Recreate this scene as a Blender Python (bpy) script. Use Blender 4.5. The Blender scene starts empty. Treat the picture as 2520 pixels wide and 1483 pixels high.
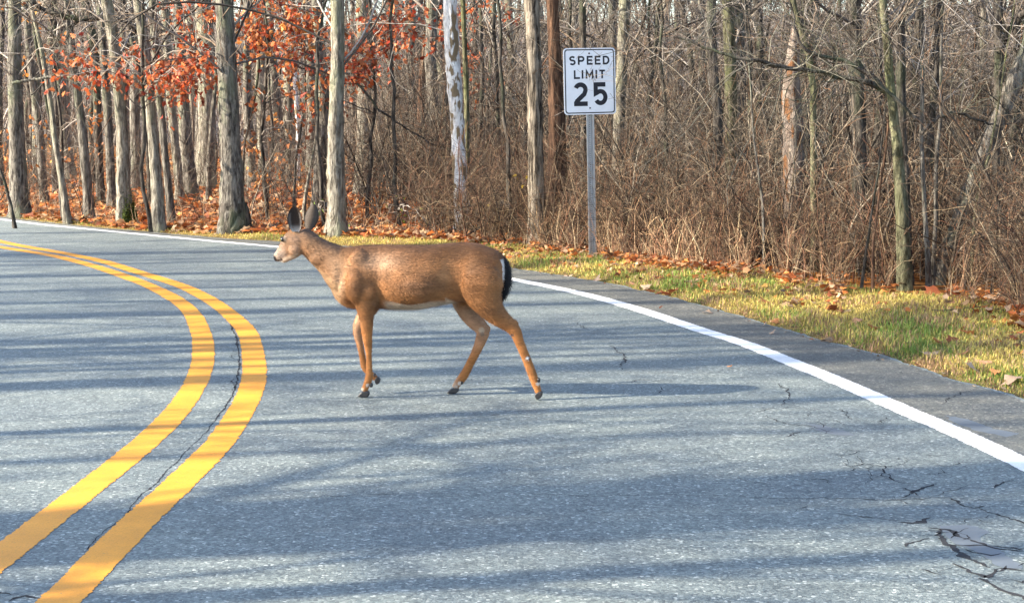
import bpy, bmesh, math, random
import numpy as np
from mathutils import Vector
from mathutils.bvhtree import BVHTree

S = bpy.context.scene
C = S.collection
rad = math.radians

# ------------------------------------------------------------------ camera
CAM_H, FOC = 1.6, 1650.0                     # metres, pixels at 1024 wide
TH = math.atan(180.0 / FOC)
cam_data = bpy.data.cameras.new('camera')
cam_data.sensor_width = 36.0
cam_data.lens = FOC / 1024.0 * 36.0
cam_data.clip_start = 0.1
cam_data.clip_end = 2000.0
cam = bpy.data.objects.new('camera', cam_data)
cam.location = (0, 0, CAM_H)
cam.rotation_euler = (math.pi / 2 - TH, 0, 0)
C.objects.link(cam)
S.camera = cam

# ------------------------------------------------------------------ light
SUN_EL, SUN_PHI = rad(28), rad(12)           # sun from the left, a little beyond the deer
sun_vec = Vector((-math.cos(SUN_EL) * math.cos(SUN_PHI), -math.cos(SUN_EL) * math.sin(SUN_PHI), math.sin(SUN_EL)))
world = bpy.data.worlds.new('World')
S.world = world
world.use_nodes = True
wn = world.node_tree
bg = wn.nodes['Background']
sky = wn.nodes.new('ShaderNodeTexSky')
sky.sky_type = 'NISHITA'
sky.sun_disc = False
sky.sun_elevation = SUN_EL
sky.sun_rotation = math.atan2(sun_vec.x, sun_vec.y)
sky.air_density = 1.0
sky.dust_density = 1.2
wn.links.new(sky.outputs[0], bg.inputs[0])
bg.inputs[1].default_value = 0.125
sd = bpy.data.lights.new('sun', 'SUN')
sd.energy = 4.8
sd.angle = rad(0.55)
sd.color = (1.0, 0.88, 0.70)
sun = bpy.data.objects.new('sun', sd)
sun.rotation_euler = (-sun_vec).to_track_quat('-Z', 'Y').to_euler()
sun.location = (-20, -5, 20)
C.objects.link(sun)
S.view_settings.view_transform = 'Standard'
S.view_settings.look = 'None'
S.view_settings.gamma = 1.0
S.view_settings.exposure = 2.1
S.view_settings.use_curve_mapping = False

# ------------------------------------------------------------------ projection helpers (trace the photo onto real distances)
KD = 1024.0 / 2519.0
cth, sth = math.cos(TH), math.sin(TH)

def ray(x, y):
    a, b = x - 512.0, 301.0 - y
    return np.array([a, b * sth + FOC * cth, b * cth - FOC * sth])

def G(x, y, z=0.0):                          # picture point (2519 wide) -> ground
    d = ray(x * KD, y * KD)
    t = (z - CAM_H) / d[2]
    return np.array([d[0] * t, d[1] * t, z])

def PX(x, y, Y):                             # picture point (2519 wide) -> point at distance Y
    d = ray(x * KD, y * KD)
    t = Y / d[1]
    return np.array([d[0] * t, Y, CAM_H + d[2] * t])

# ------------------------------------------------------------------ mesh helpers
def tag(o, label=None, cat=None, group=None, kind=None):
    if label: o['label'] = label
    if cat: o['category'] = cat
    if group: o['group'] = group
    if kind: o['kind'] = kind
    return o

def empty(name, loc, label, cat, group=None):
    o = bpy.data.objects.new(name, None)
    o.empty_display_size = 0.2
    C.objects.link(o)
    o.location = loc
    return tag(o, label, cat, group)

def make_mesh(name, V, F, mat, col=None, smooth=True, uv=None):
    V = np.asarray(V, dtype=np.float32).reshape(-1, 3)
    F = np.asarray(F, dtype=np.int32)
    me = bpy.data.meshes.new(name)
    k = F.shape[1]
    me.vertices.add(len(V))
    me.vertices.foreach_set('co', V.ravel())
    me.loops.add(F.size)
    me.loops.foreach_set('vertex_index', F.ravel())
    me.polygons.add(len(F))
    me.polygons.foreach_set('loop_start', np.arange(0, F.size, k, dtype=np.int32))
    me.polygons.foreach_set('loop_total', np.full(len(F), k, dtype=np.int32))
    if smooth:
        me.polygons.foreach_set('use_smooth', np.ones(len(F), dtype=bool))
    me.update(calc_edges=True)
    if col is not None:
        a = me.color_attributes.new('tint', 'FLOAT_COLOR', 'POINT')
        cc = np.ones((len(V), 4), dtype=np.float32)
        cc[:, :3] = col
        a.data.foreach_set('color', cc.ravel())
    me.materials.append(mat)
    return me

def add(name, me, parent=None, loc=None):
    o = bpy.data.objects.new(name, me)
    C.objects.link(o)
    if parent is not None:
        o.parent = parent
    if loc is not None:
        o.location = loc
    return o

def tubes(P, R, sides=3, rng=None, rough=0.0, cap=False):
    """P (N,K,3), R (N,K) -> verts, quads"""
    P = np.asarray(P, float); R = np.asarray(R, float)
    N, K = P.shape[:2]
    T = np.gradient(P, axis=1)
    T /= np.linalg.norm(T, axis=2, keepdims=True) + 1e-9
    ref = np.tile(np.array([0.31, 0.95, 0.05]), (N, 1))
    m = np.abs((T.mean(1) * ref).sum(1)) > 0.8
    ref[m] = [0.95, 0.05, 0.31]
    U = np.cross(T, ref[:, None, :]); U /= np.linalg.norm(U, axis=2, keepdims=True) + 1e-9
    W = np.cross(T, U)
    a = np.arange(sides) * 2 * math.pi / sides
    rr = R[:, :, None] * np.ones(sides)
    if rough and rng is not None:
        rr = rr * (1 + rough * rng.standard_normal(rr.shape))
    V = P[:, :, None, :] + rr[..., None] * (np.cos(a)[None, None, :, None] * U[:, :, None, :] + np.sin(a)[None, None, :, None] * W[:, :, None, :])
    idx = np.arange(N * K * sides).reshape(N, K, sides)
    A = idx[:, :-1]; B = idx[:, 1:]
    A2 = np.roll(A, -1, axis=2); B2 = np.roll(B, -1, axis=2)
    F = np.stack([A, A2, B2, B], -1).reshape(-1, 4)
    return V.reshape(-1, 3), F

def tube_join(parts):
    Vs, Fs, Cs, o = [], [], [], 0
    for p in parts:
        V, F = p[0], p[1]
        Vs.append(V); Fs.append(F + o); o += len(V)
        if len(p) > 2: Cs.append(p[2])
    return np.concatenate(Vs), np.concatenate(Fs), (np.concatenate(Cs) if Cs else None)

def nrm(v): return v / (np.linalg.norm(v, axis=-1, keepdims=True) + 1e-9)

def walk(start, d, L, K, rng, jit=0.15, grav=0.0):
    N = len(start)
    P = np.zeros((N, K, 3)); P[:, 0] = start
    d = nrm(d.copy())
    step = (L / (K - 1))[:, None]
    bend = rng.standard_normal((N, 3)) * jit * 0.6
    for k in range(1, K):
        d = nrm(d + rng.standard_normal((N, 3)) * jit + bend + np.array([0, 0, grav]))
        P[:, k] = P[:, k - 1] + d * step
    return P

def spawn(P, R, n, lr, ang, K, rng, rf=0.6, tr=(0.2, 1.0), up=0.0, grav=0.0, jit=0.15, taper=0.3, rmin=0.0012, zmin=0.05):
    N, K0 = P.shape[:2]
    i = rng.integers(0, N, n)
    t = rng.uniform(tr[0], tr[1], n) * (K0 - 1)
    k = np.minimum(t.astype(int), K0 - 2); f = (t - k)[:, None]
    st = P[i, k] * (1 - f) + P[i, k + 1] * f
    tg = nrm(P[i, k + 1] - P[i, k])
    r0 = (R[i, k] * (1 - f[:, 0]) + R[i, k + 1] * f[:, 0]) * rf
    rp = rng.standard_normal((n, 3)); rp -= (rp * tg).sum(1, keepdims=True) * tg; rp = nrm(rp)
    a = rng.uniform(ang[0], ang[1], n)[:, None]
    d = tg * np.cos(a) + rp * np.sin(a) + np.array([0, 0, up])
    L = rng.uniform(lr[0], lr[1], n)
    Q = walk(st, d, L, K, rng, jit, grav)
    Q[:, :, 2] = np.maximum(Q[:, :, 2], zmin)
    RR = np.maximum(r0[:, None] * np.linspace(1, taper, K)[None], rmin)
    return Q, RR

def tints(n_each, count, palette, rng, var=0.12):
    pal = np.array(palette)
    c = pal[rng.integers(0, len(pal), count)] * (1 + rng.standard_normal((count, 1)) * var)
    return np.repeat(np.clip(c, 0.004, 0.9), n_each, axis=0)

# leaf shapes: small fans
def leaf_template(kind):
    if kind == 'oak':
        b = [(0, 0), (.16, .12), (.12, .25), (.36, .36), (.20, .50), (.40, .68), (.18, .74), (.12, 1.0), (0, .92),
             (-.12, 1.0), (-.18, .74), (-.40, .68), (-.20, .50), (-.36, .36), (-.12, .25), (-.16, .12)]
    elif kind == 'maple':
        b = [(0, 0), (.22, .02), (.42, .15), (.38, .38), (.55, .62), (.28, .60), (.18, .80), (0, 1.0),
             (-.18, .80), (-.28, .60), (-.55, .62), (-.38, .38), (-.42, .15), (-.22, .02)]
    else:
        b = [(0, 0), (.25, .3), (.22, .65), (0, 1.0), (-.22, .65), (-.25, .3)]
    b = np.array(b)
    V = np.zeros((len(b) + 1, 3)); V[1:, :2] = b; V[0, :2] = (0, .45)
    V[:, 2] = 0.45 * np.abs(V[:, 0]) - 0.25 * (V[:, 1] - .45) ** 2
    n = len(b)
    F = np.array([(0, 1 + k, 1 + (k + 1) % n) for k in range(n)])
    return V, F

def leaves(points, size, kind, rng, palette, flat=0.0, down=False, var=0.25, curl=1.0):
    V0, F0 = leaf_template(kind)
    n = len(points)
    if np.ndim(size) == 0: size = np.full(n, size)
    sc = size * rng.uniform(0.7, 1.25, n)
    # random frames
    a = rng.uniform(0, 2 * math.pi, n)
    y = np.stack([np.cos(a), np.sin(a), rng.normal(0, .5, n) * (1 - flat)], 1)
    if down: y[:, 2] = -np.abs(rng.normal(1.0, .5, n))
    y = nrm(y)
    zz = rng.standard_normal((n, 3)); zz[:, 2] += 6 * flat
    zz = nrm(zz - (zz * y).sum(1, keepdims=True) * y)
    x = np.cross(y, zz)
    cz = rng.uniform(-1.2, 1.2, n) * curl
    Vl = np.repeat(V0[None], n, 0)
    Vl[:, :, 2] *= cz[:, None]
    Vw = points[:, None] + sc[:, None, None] * (Vl[..., 0:1] * x[:, None] + Vl[..., 1:2] * y[:, None] + Vl[..., 2:3] * zz[:, None])
    F = (F0[None] + (np.arange(n) * len(V0))[:, None, None]).reshape(-1, 3)
    col = tints(len(V0), n, palette, rng, var)
    return Vw.reshape(-1, 3), F, col

# ------------------------------------------------------------------ materials
def new_mat(name, rough=0.8, spec=0.3):
    m = bpy.data.materials.new(name); m.use_nodes = True
    b = m.node_tree.nodes['Principled BSDF']
    b.inputs['Roughness'].default_value = rough
    b.inputs['Specular IOR Level'].default_value = spec
    return m, m.node_tree, b

def N(nt, t, **kw):
    n = nt.nodes.new(t)
    for k, v in kw.items(): setattr(n, k, v)
    return n

def noise(nt, vec, scale, detail=3, rough=0.55):
    n = N(nt, 'ShaderNodeTexNoise'); n.inputs['Scale'].default_value = scale
    n.inputs['Detail'].default_value = detail; n.inputs['Roughness'].default_value = rough
    if vec is not None: nt.links.new(vec, n.inputs['Vector'])
    return n.outputs['Fac']

def ramp(nt, fac, stops, interp='LINEAR'):
    r = N(nt, 'ShaderNodeValToRGB'); r.color_ramp.interpolation = interp
    el = r.color_ramp.elements
    while len(el) < len(stops): el.new(0.5)
    for e, (p, c) in zip(el, stops):
        e.position = p; e.color = (*c, 1) if len(c) == 3 else c
    nt.links.new(fac, r.inputs[0])
    return r.outputs[0]

def mixc(nt, fac, a, b, mode='MIX'):
    m = N(nt, 'ShaderNodeMix', data_type='RGBA', blend_type=mode)
    for s, v in ((0, fac), (6, a), (7, b)):
        if hasattr(v, 'links') or hasattr(v, 'is_output'): nt.links.new(v, m.inputs[s])
        else: m.inputs[s].default_value = v if s == 0 else (*v, 1)
    return m.outputs[2]

def bump(nt, b, h, strength, dist):
    n = N(nt, 'ShaderNodeBump'); n.inputs['Strength'].default_value = strength; n.inputs['Distance'].default_value = dist
    nt.links.new(h, n.inputs['Height']); nt.links.new(n.outputs[0], b.inputs['Normal'])

def mapped(nt, scale, out='Object'):
    tc = N(nt, 'ShaderNodeTexCoord'); mp = N(nt, 'ShaderNodeMapping')
    mp.inputs['Scale'].default_value = scale
    nt.links.new(tc.outputs[out], mp.inputs[0])
    return mp.outputs[0]

def mat_bark(name, dark, light, lichen=None, vscale=(30, 30, 5.0), contrast=1.3, patch=None, pth=.545):
    m, nt, b = new_mat(name, 0.9, 0.15)
    v = mapped(nt, vscale)
    n1 = noise(nt, v, 1.0, 6, 0.65)
    col = ramp(nt, n1, [(0.5 - .17 / contrast, dark), (0.5 + .14 / contrast, light)])
    vb = mapped(nt, (9, 9, 4)); nb = noise(nt, vb, 1.0, 4, 0.7)
    col = mixc(nt, 1.0, col, ramp(nt, nb, [(0.33, (.42, .40, .40)), (0.52, (1, 1, 1)), (0.7, (1.25, 1.25, 1.22))]), 'MULTIPLY')
    v2 = mapped(nt, (2.5, 2.5, 1.1))
    n2 = noise(nt, v2, 1.0, 4, 0.6)
    if lichen:
        f = ramp(nt, n2, [(0.50, (0, 0, 0)), (0.68, (1, 1, 1))])
        col = mixc(nt, f, col, lichen)
    if patch:
        v3 = mapped(nt, (11, 11, 3.5))
        n3 = noise(nt, v3, 1.0, 3, 0.5)
        f = ramp(nt, n3, [(pth, (0, 0, 0)), (pth + .04, (1, 1, 1))])
        col = mixc(nt, f, col, patch)
    nt.links.new(col, b.inputs['Base Color'])
    bump(nt, b, n1, 1.0, 0.06)
    return m

def mat_tint(name, rough=0.85, spec=0.2, nscale=30, amt=0.5, trans=0.0):
    m, nt, b = new_mat(name, rough, spec)
    at = N(nt, 'ShaderNodeAttribute', attribute_name='tint')
    v = mapped(nt, (1, 1, 1))
    n = noise(nt, v, nscale, 3)
    f = ramp(nt, n, [(0.25, (1 - amt,) * 3), (0.75, (1 + amt * .6,) * 3)])
    col = mixc(nt, 1.0, at.outputs['Color'], f, 'MULTIPLY')
    nt.links.new(col, b.inputs['Base Color'])
    if trans:
        tr = N(nt, 'ShaderNodeBsdfTranslucent'); nt.links.new(col, tr.inputs[0])
        mx = N(nt, 'ShaderNodeMixShader'); mx.inputs[0].default_value = trans
        out = nt.nodes['Material Output']
        nt.links.new(b.outputs[0], mx.inputs[1]); nt.links.new(tr.outputs[0], mx.inputs[2])
        nt.links.new(mx.outputs[0], out.inputs[0])
    return m

M_TWIG = mat_tint('twig_bark')
M_LEAF = mat_tint('leaf', 0.55, 0.35, 20, 0.3, 0.35)
M_GRASS = mat_tint('grass_blade', 0.6, 0.3, 6, 0.3, 0.3)
M_BARK_GREY = mat_bark('bark_grey', (0.038, 0.033, 0.030), (0.23, 0.215, 0.19), (0.17, 0.19, 0.13))
M_BARK_PALE = mat_bark('bark_pale', (0.08, 0.07, 0.056), (0.32, 0.30, 0.255), (0.25, 0.26, 0.18))
M_BARK_DARK = mat_bark('bark_dark', (0.022, 0.020, 0.018), (0.13, 0.115, 0.10), (0.08, 0.10, 0.06))
M_BARK_SHAG = mat_bark('bark_shaggy', (0.025, 0.02, 0.016), (0.30, 0.26, 0.21), None, (26, 26, 2.0), 1.6)
M_BARK_MOSS = mat_bark('bark_mossy', (0.045, 0.045, 0.025), (0.21, 0.205, 0.13), (0.15, 0.165, 0.08))
M_BARK_RED = mat_bark('bark_reddish', (0.035, 0.022, 0.017), (0.17, 0.10, 0.065), None, (20, 20, 2.0))
M_BARK_SYC = mat_bark('bark_sycamore', (0.52, 0.54, 0.56), (0.74, 0.75, 0.76), None, (6, 6, 3), 1.0, (0.20, 0.155, 0.10), .525)
M_SNAG = mat_bark('bare_wood', (0.16, 0.12, 0.10), (0.27, 0.23, 0.20), None, (24, 24, 1.6), 1.2, (0.20, 0.10, 0.05), .58)

# asphalt
def mat_asphalt(name='asphalt', tone=(1.04, 1.09, 1.05)):
    m, nt, b = new_mat(name, 0.62, 0.5)
    v = mapped(nt, (1, 1, 1))
    vo = N(nt, 'ShaderNodeTexVoronoi'); vo.inputs['Scale'].default_value = 85
    nt.links.new(v, vo.inputs['Vector'])
    n1 = noise(nt, v, 120, 3, 0.7)
    n2 = noise(nt, v, 0.9, 4, 0.6)
    sepc = N(nt, 'ShaderNodeSeparateColor'); nt.links.new(vo.outputs['Color'], sepc.inputs[0])
    agg = ramp(nt, sepc.outputs[0], [(0.0, (0.070, 0.081, 0.088)), (0.35, (0.118, 0.136, 0.142)), (0.8, (0.168, 0.188, 0.190)), (0.95, (0.235, 0.25, 0.25)), (1.0, (0.42, 0.43, 0.425))])
    f1 = ramp(nt, n1, [(0.3, (0.62,) * 3), (0.7, (1.35,) * 3)])
    c = mixc(nt, 1.0, agg, f1, 'MULTIPLY')
    f2 = ramp(nt, n2, [(0.3, (0.78, 0.80, 0.84)), (0.7, (1.15, 1.13, 1.08))])
    c = mixc(nt, 1.0, c, f2, 'MULTIPLY')
    n4 = noise(nt, v, 5.5, 5, 0.75)
    f4 = ramp(nt, n4, [(0.33, (0.80,) * 3), (0.5, (1.0,) * 3), (0.72, (1.12,) * 3)])
    c = mixc(nt, 1.0, c, f4, 'MULTIPLY')
    c = mixc(nt, 1.0, c, tone, 'MULTIPLY')
    nt.links.new(c, b.inputs['Base Color'])
    bump(nt, b, n1, 0.7, 0.006)
    return m
M_ASPHALT = mat_asphalt()
M_SHOULDER = mat_asphalt('worn_shoulder_asphalt', (0.80, 0.73, 0.64))

def mat_paint(name, col, worn, wear=0.58):
    m, nt, b = new_mat(name, 0.55, 0.4)
    v = mapped(nt, (1, 1, 1))
    n1 = noise(nt, v, 55, 5, 0.7)
    n2 = noise(nt, v, 3.0, 4, 0.65)
    f2 = ramp(nt, n2, [(0.3, (0.80, 0.80, 0.80)), (0.7, (1.07, 1.07, 1.07))])
    c = mixc(nt, 1.0, col, f2, 'MULTIPLY')
    n5 = noise(nt, v, 130, 4, 0.8); c = mixc(nt, 1.0, c, ramp(nt, n5, [(0.32, (.72,) * 3), (0.5, (1.0,) * 3)]), 'MULTIPLY')
    f = ramp(nt, n1, [(wear + .06, (0, 0, 0)), (wear + .12, (1, 1, 1))])
    c = mixc(nt, f, c, worn)
    nt.links.new(c, b.inputs['Base Color'])
    bump(nt, b, n1, 0.4, 0.003)
    return m
M_YELLOW = mat_paint('yellow_paint', (0.78, 0.315, 0.020), (0.26, 0.17, 0.08), 0.575)
M_WHITE = mat_paint('white_paint', (0.80, 0.80, 0.79), (0.45, 0.45, 0.44), 0.64)
def mat_simple(name, col, rough=0.7, spec=0.3, metal=0.0, var=0.15, sc=20):
    m, nt, b = new_mat(name, rough, spec)
    v = mapped(nt, (1, 1, 1)); n = noise(nt, v, sc, 4)
    f = ramp(nt, n, [(0.25, (1 - var,) * 3), (0.75, (1 + var,) * 3)])
    nt.links.new(mixc(nt, 1.0, col, f, 'MULTIPLY'), b.inputs['Base Color'])
    b.inputs['Metallic'].default_value = metal
    return m
M_CRACK = mat_simple('crack_shadowed_joint', (0.035, 0.036, 0.040), 0.95, 0.1)
M_SEAL = mat_simple('smooth_asphalt_patch', (0.11, 0.13, 0.15), 0.5, 0.6, 0, 0.12, 6)

def mat_ground():
    m, nt, b = new_mat('woodland_soil', 0.9, 0.1)
    at = N(nt, 'ShaderNodeAttribute', attribute_name='tint')
    sp = N(nt, 'ShaderNodeSeparateColor'); nt.links.new(at.outputs['Color'], sp.inputs[0])
    v = mapped(nt, (1, 1, 1))
    vo = N(nt, 'ShaderNodeTexVoronoi'); vo.inputs['Scale'].default_value = 11
    nt.links.new(v, vo.inputs['Vector'])
    s2 = N(nt, 'ShaderNodeSeparateColor'); nt.links.new(vo.outputs['Color'], s2.inputs[0])
    lit = ramp(nt, s2.outputs[0], [(0.0, (0.05, 0.022, 0.010)), (0.35, (0.26, 0.09, 0.022)), (0.7, (0.45, 0.17, 0.035)), (1.0, (0.55, 0.30, 0.12))])
    n2 = noise(nt, v, 0.7, 5, 0.7)
    f2 = ramp(nt, n2, [(0.35, (0.45,) * 3), (0.65, (1.15,) * 3)])
    lit = mixc(nt, 1.0, lit, f2, 'MULTIPLY')
    n3 = noise(nt, v, 9, 5, 0.7)
    gr = ramp(nt, n3, [(0.3, (0.045, 0.035, 0.018)), (0.55, (0.17, 0.15, 0.045)), (0.8, (0.30, 0.23, 0.09))])
    c = mixc(nt, sp.outputs[0], gr, lit)
    nt.links.new(c, b.inputs['Base Color'])
    bump(nt, b, s2.outputs[1], 0.8, 0.03)
    return m
M_GROUND = mat_ground()

def mat_hill():
    m, nt, b = new_mat('far_wooded_hillside', 0.95, 0.05)
    n1 = noise(nt, mapped(nt, (1.2, 1.2, .25)), 1.0, 6, .7)
    c = ramp(nt, n1, [(0.3, (0.075, 0.066, 0.066)), (0.5, (0.14, 0.125, 0.125)), (0.7, (0.21, 0.19, 0.19))])
    nt.links.new(c, b.inputs['Base Color']); bump(nt, b, n1, 1.0, .6)
    return m
M_HILL = mat_hill()

# ------------------------------------------------------------------ road curves, traced on the ground
def smooth_curve(pts, n=400, sm=9):
    P = np.array([G(x, y)[:2] for x, y in pts])
    # Catmull-Rom
    Q = np.vstack([2 * P[0] - P[1], P, 2 * P[-1] - P[-2]])
    out = []
    for i in range(1, len(Q) - 2):
        for t in np.linspace(0, 1, 24, endpoint=False):
            p0, p1, p2, p3 = Q[i - 1:i + 3]
            out.append(0.5 * ((2 * p1) + (-p0 + p2) * t + (2 * p0 - 5 * p1 + 4 * p2 - p3) * t ** 2 + (-p0 + 3 * p1 - 3 * p2 + p3) * t ** 3))
    out.append(P[-1]); D = np.array(out)
    def resample(D):
        s = np.r_[0, np.cumsum(np.linalg.norm(np.diff(D, axis=0), axis=1))]
        u = np.linspace(0, s[-1], n)
        return np.stack([np.interp(u, s, D[:, 0]), np.interp(u, s, D[:, 1])], 1)
    D = resample(D)
    for _ in range(sm):
        E = D.copy()
        E[3:-3] = (D[:-6] + D[1:-5] + D[2:-4] + D[3:-3] + D[4:-2] + D[5:-1] + D[6:]) / 7
        D = E
    return D

def extend(D, a, b):
    """straight run-outs of a and b metres at each end"""
    t0 = D[0] - D[12]; t0 /= np.linalg.norm(t0)
    t1 = D[-1] - D[-12]; t1 /= np.linalg.norm(t1)
    A = [D[0] + t0 * a * k / 20 for k in range(20, 0, -1)]
    B = [D[-1] + t1 * b * k / 20 for k in range(1, 21)]
    return np.vstack([A, D, B])

yl_left = extend(smooth_curve([(0, 607), (38, 613), (135, 629), (232, 654), (307, 679), (370, 703), (438, 739), (475, 775), (497, 829), (498, 892),
                        (474, 954), (430, 1017), (372, 1075), (300, 1135), (230, 1190), (140, 1262), (47, 1333), (-40, 1400), (-160, 1490)], sm=5), 30, 6)
yl_right = extend(smooth_curve([(0, 593), (63, 606), (157, 622), (250, 641), (325, 664), (435, 698), (495, 725), (540, 752), (583, 787), (611, 823), (622, 867),
                         (625, 929), (603, 992), (542, 1086), (448, 1180), (348, 1274), (254, 1368), (147, 1478), (20, 1600), (-100, 1710)], sm=5), 30, 6)
wl = extend(smooth_curve([(0, 538.5), (100, 551), (200, 561), (300, 571), (400, 580.5), (500, 590), (600, 599), (680, 606), (780, 617), (880, 629),
                   (1000, 645), (1130, 664), (1291, 692), (1438, 723), (1584, 764), (1730, 813), (1827, 842), (1925, 881), (2071, 940), (2217, 1005),
                   (2363, 1066), (2509, 1134), (2700, 1232), (3000, 1400)], sm=2), 60, 8)
edge = extend(smooth_curve([(0, 532), (100, 543.5), (200, 554), (300, 563), (400, 572), (500, 581), (600, 588.5), (700, 594), (800, 600), (900, 608),
                     (1000, 618), (1130, 637), (1291, 664), (1462, 689), (1584, 715), (1705, 745), (1803, 771), (1900, 798), (2022, 838), (2120, 862),
                     (2217, 890), (2339, 925), (2436, 950), (2519, 974), (2800, 1060), (3200, 1190)], sm=2), 60, 8)
wood = extend(smooth_curve([(0, 528), (160, 545), (340, 562), (560, 577), (700, 583), (850, 588), (1000, 594), (1130, 604), (1291, 618), (1462, 642), (1608, 663), (1730, 681),
                     (1876, 703), (2022, 725), (2217, 750), (2314, 764), (2412, 789), (2519, 812), (2900, 890), (3300, 980)], sm=3), 60, 8)

def sdist(Pq, D):
    """signed distance to polyline; positive on the far/right side"""
    D = np.vstack([D[:-1:4], D[-1:]])
    A, B = D[:-1], D[1:]
    AB = B - A; L2 = (AB ** 2).sum(1)
    out = np.zeros(len(Pq))
    for s in range(0, len(Pq), 4000):
        q = Pq[s:s + 4000]
        t = np.clip(((q[:, None] - A) * AB).sum(2) / L2, 0, 1)
        c = A + t[..., None] * AB
        dv = q[:, None] - c
        d2 = (dv ** 2).sum(2); j = d2.argmin(1); r = np.arange(len(q))
        cr = AB[j, 0] * dv[r, j, 1] - AB[j, 1] * dv[r, j, 0]
        out[s:s + 4000] = np.sqrt(d2[r, j]) * np.sign(cr)
    return out

# polylines run from the far left towards the viewer: outside (woods) is on the left of travel => positive cross
ymid = (yl_left[:400] + 0) if False else yl_left
inner = []
for i in range(len(ymid)):
    a, b_ = ymid[max(0, i - 5)], ymid[min(len(ymid) - 1, i + 5)]
    t = (b_ - a) / np.linalg.norm(b_ - a)
    inner.append(ymid[i] + 3.7 * np.array([t[1], -t[0]]))
inner = np.array(inner)

def hnoise(x, y):
    return (np.sin(x * 1.3 + 1.7 * np.sin(y * 0.7)) * np.cos(y * 1.1 + 0.9 * np.sin(x * 0.6)) + 0.5 * np.sin(x * 3.1 + y * 2.3) * np.cos(y * 2.9 - x * 1.7))

def ground_z(XY):
    d = sdist(XY, edge)
    di = sdist(XY, inner)
    dw = sdist(XY, wood)
    out = np.maximum(d, -di)
    z = np.where(out < 0, -0.06, -0.03 + 0.09 * (1 - np.exp(-np.maximum(out, 0) / 0.5)))
    n = hnoise(XY[:, 0], XY[:, 1])
    z = z + np.where(out > 0, np.clip(out / 1.5, 0, 1) * 0.035 * n, 0)
    wd = np.maximum(np.maximum(dw, 0), np.maximum(-di - 1.5, 0))
    litter = np.clip(wd / 0.35 + 0.15, 0, 1)
    litter = np.where(out < 0, 0, litter)
    z = z + np.clip(wd / 8, 0, 1) * 0.12 * hnoise(XY[:, 0] * .3, XY[:, 1] * .3)
    return z, litter, d, dw

gx = np.r_[np.linspace(-300, -60, 14)[:-1], np.linspace(-60, -12, 40)[:-1], np.linspace(-12, 12, 130)[:-1], np.linspace(12, 60, 40)[:-1], np.linspace(60, 300, 14)]
gy = np.r_[np.linspace(-40, 2, 20)[:-1], np.linspace(2, 34, 180)[:-1], np.linspace(34, 90, 50)[:-1], np.linspace(90, 700, 20)]
XX, YY = np.meshgrid(gx, gy)
XY = np.stack([XX.ravel(), YY.ravel()], 1)
gz, glit, gde, gdw = ground_z(XY)
GRIDS = [g.reshape(XX.shape) for g in (gz, gde, gdw)]
def on_grid(P, which=0):
    P = np.atleast_2d(P); g = GRIDS[which]
    i = np.clip(np.searchsorted(gx, P[:, 0]) - 1, 0, len(gx) - 2); j = np.clip(np.searchsorted(gy, P[:, 1]) - 1, 0, len(gy) - 2)
    u = np.clip((P[:, 0] - gx[i]) / (gx[i + 1] - gx[i]), 0, 1); v = np.clip((P[:, 1] - gy[j]) / (gy[j + 1] - gy[j]), 0, 1)
    return g[j, i] * (1 - u) * (1 - v) + g[j, i + 1] * u * (1 - v) + g[j + 1, i] * (1 - u) * v + g[j + 1, i + 1] * u * v
idx = np.arange(len(XY)).reshape(XX.shape)
Fg = np.stack([idx[:-1, :-1], idx[:-1, 1:], idx[1:, 1:], idx[1:, :-1]], -1).reshape(-1, 4)
ground = add('ground', make_mesh('ground', np.c_[XY, gz], Fg, M_GROUND, np.repeat(glit[:, None], 3, 1)))
tag(ground, kind='structure')

hx_ = np.linspace(-260, 260, 90); hy_ = np.linspace(112, 420, 50)
HX, HY = np.meshgrid(hx_, hy_)
hr_ = np.random.default_rng(8)
HZ = -.5 + 16 * (1 - np.exp(-np.maximum(HY - 115, 0) / 42)) + 1.6 * hnoise(HX * .03, HY * .03) + hr_.normal(0, .45, HX.shape)
hi = np.arange(HX.size).reshape(HX.shape)
hill = add('hill', make_mesh('hill', np.stack([HX, HY, HZ], -1), np.stack([hi[:-1, :-1], hi[:-1, 1:], hi[1:, 1:], hi[1:, :-1]], -1).reshape(-1, 4), M_HILL)); tag(hill, kind='structure')

def zat(x, y):
    return float(on_grid(np.array([[x, y]]))[0])

def strip(A, B, z=0.0, cols=2):
    n = len(A); t = np.linspace(0, 1, cols)
    V = A[:, None] * (1 - t)[None, :, None] + B[:, None] * t[None, :, None]
    V = np.concatenate([V, np.full(V.shape[:2] + (1,), z)], 2)
    i = np.arange(n * cols).reshape(n, cols)
    F = np.stack([i[:-1, :-1], i[1:, :-1], i[1:, 1:], i[:-1, 1:]], -1).reshape(-1, 4)
    return V.reshape(-1, 3), F

rng = np.random.default_rng(3)
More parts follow.
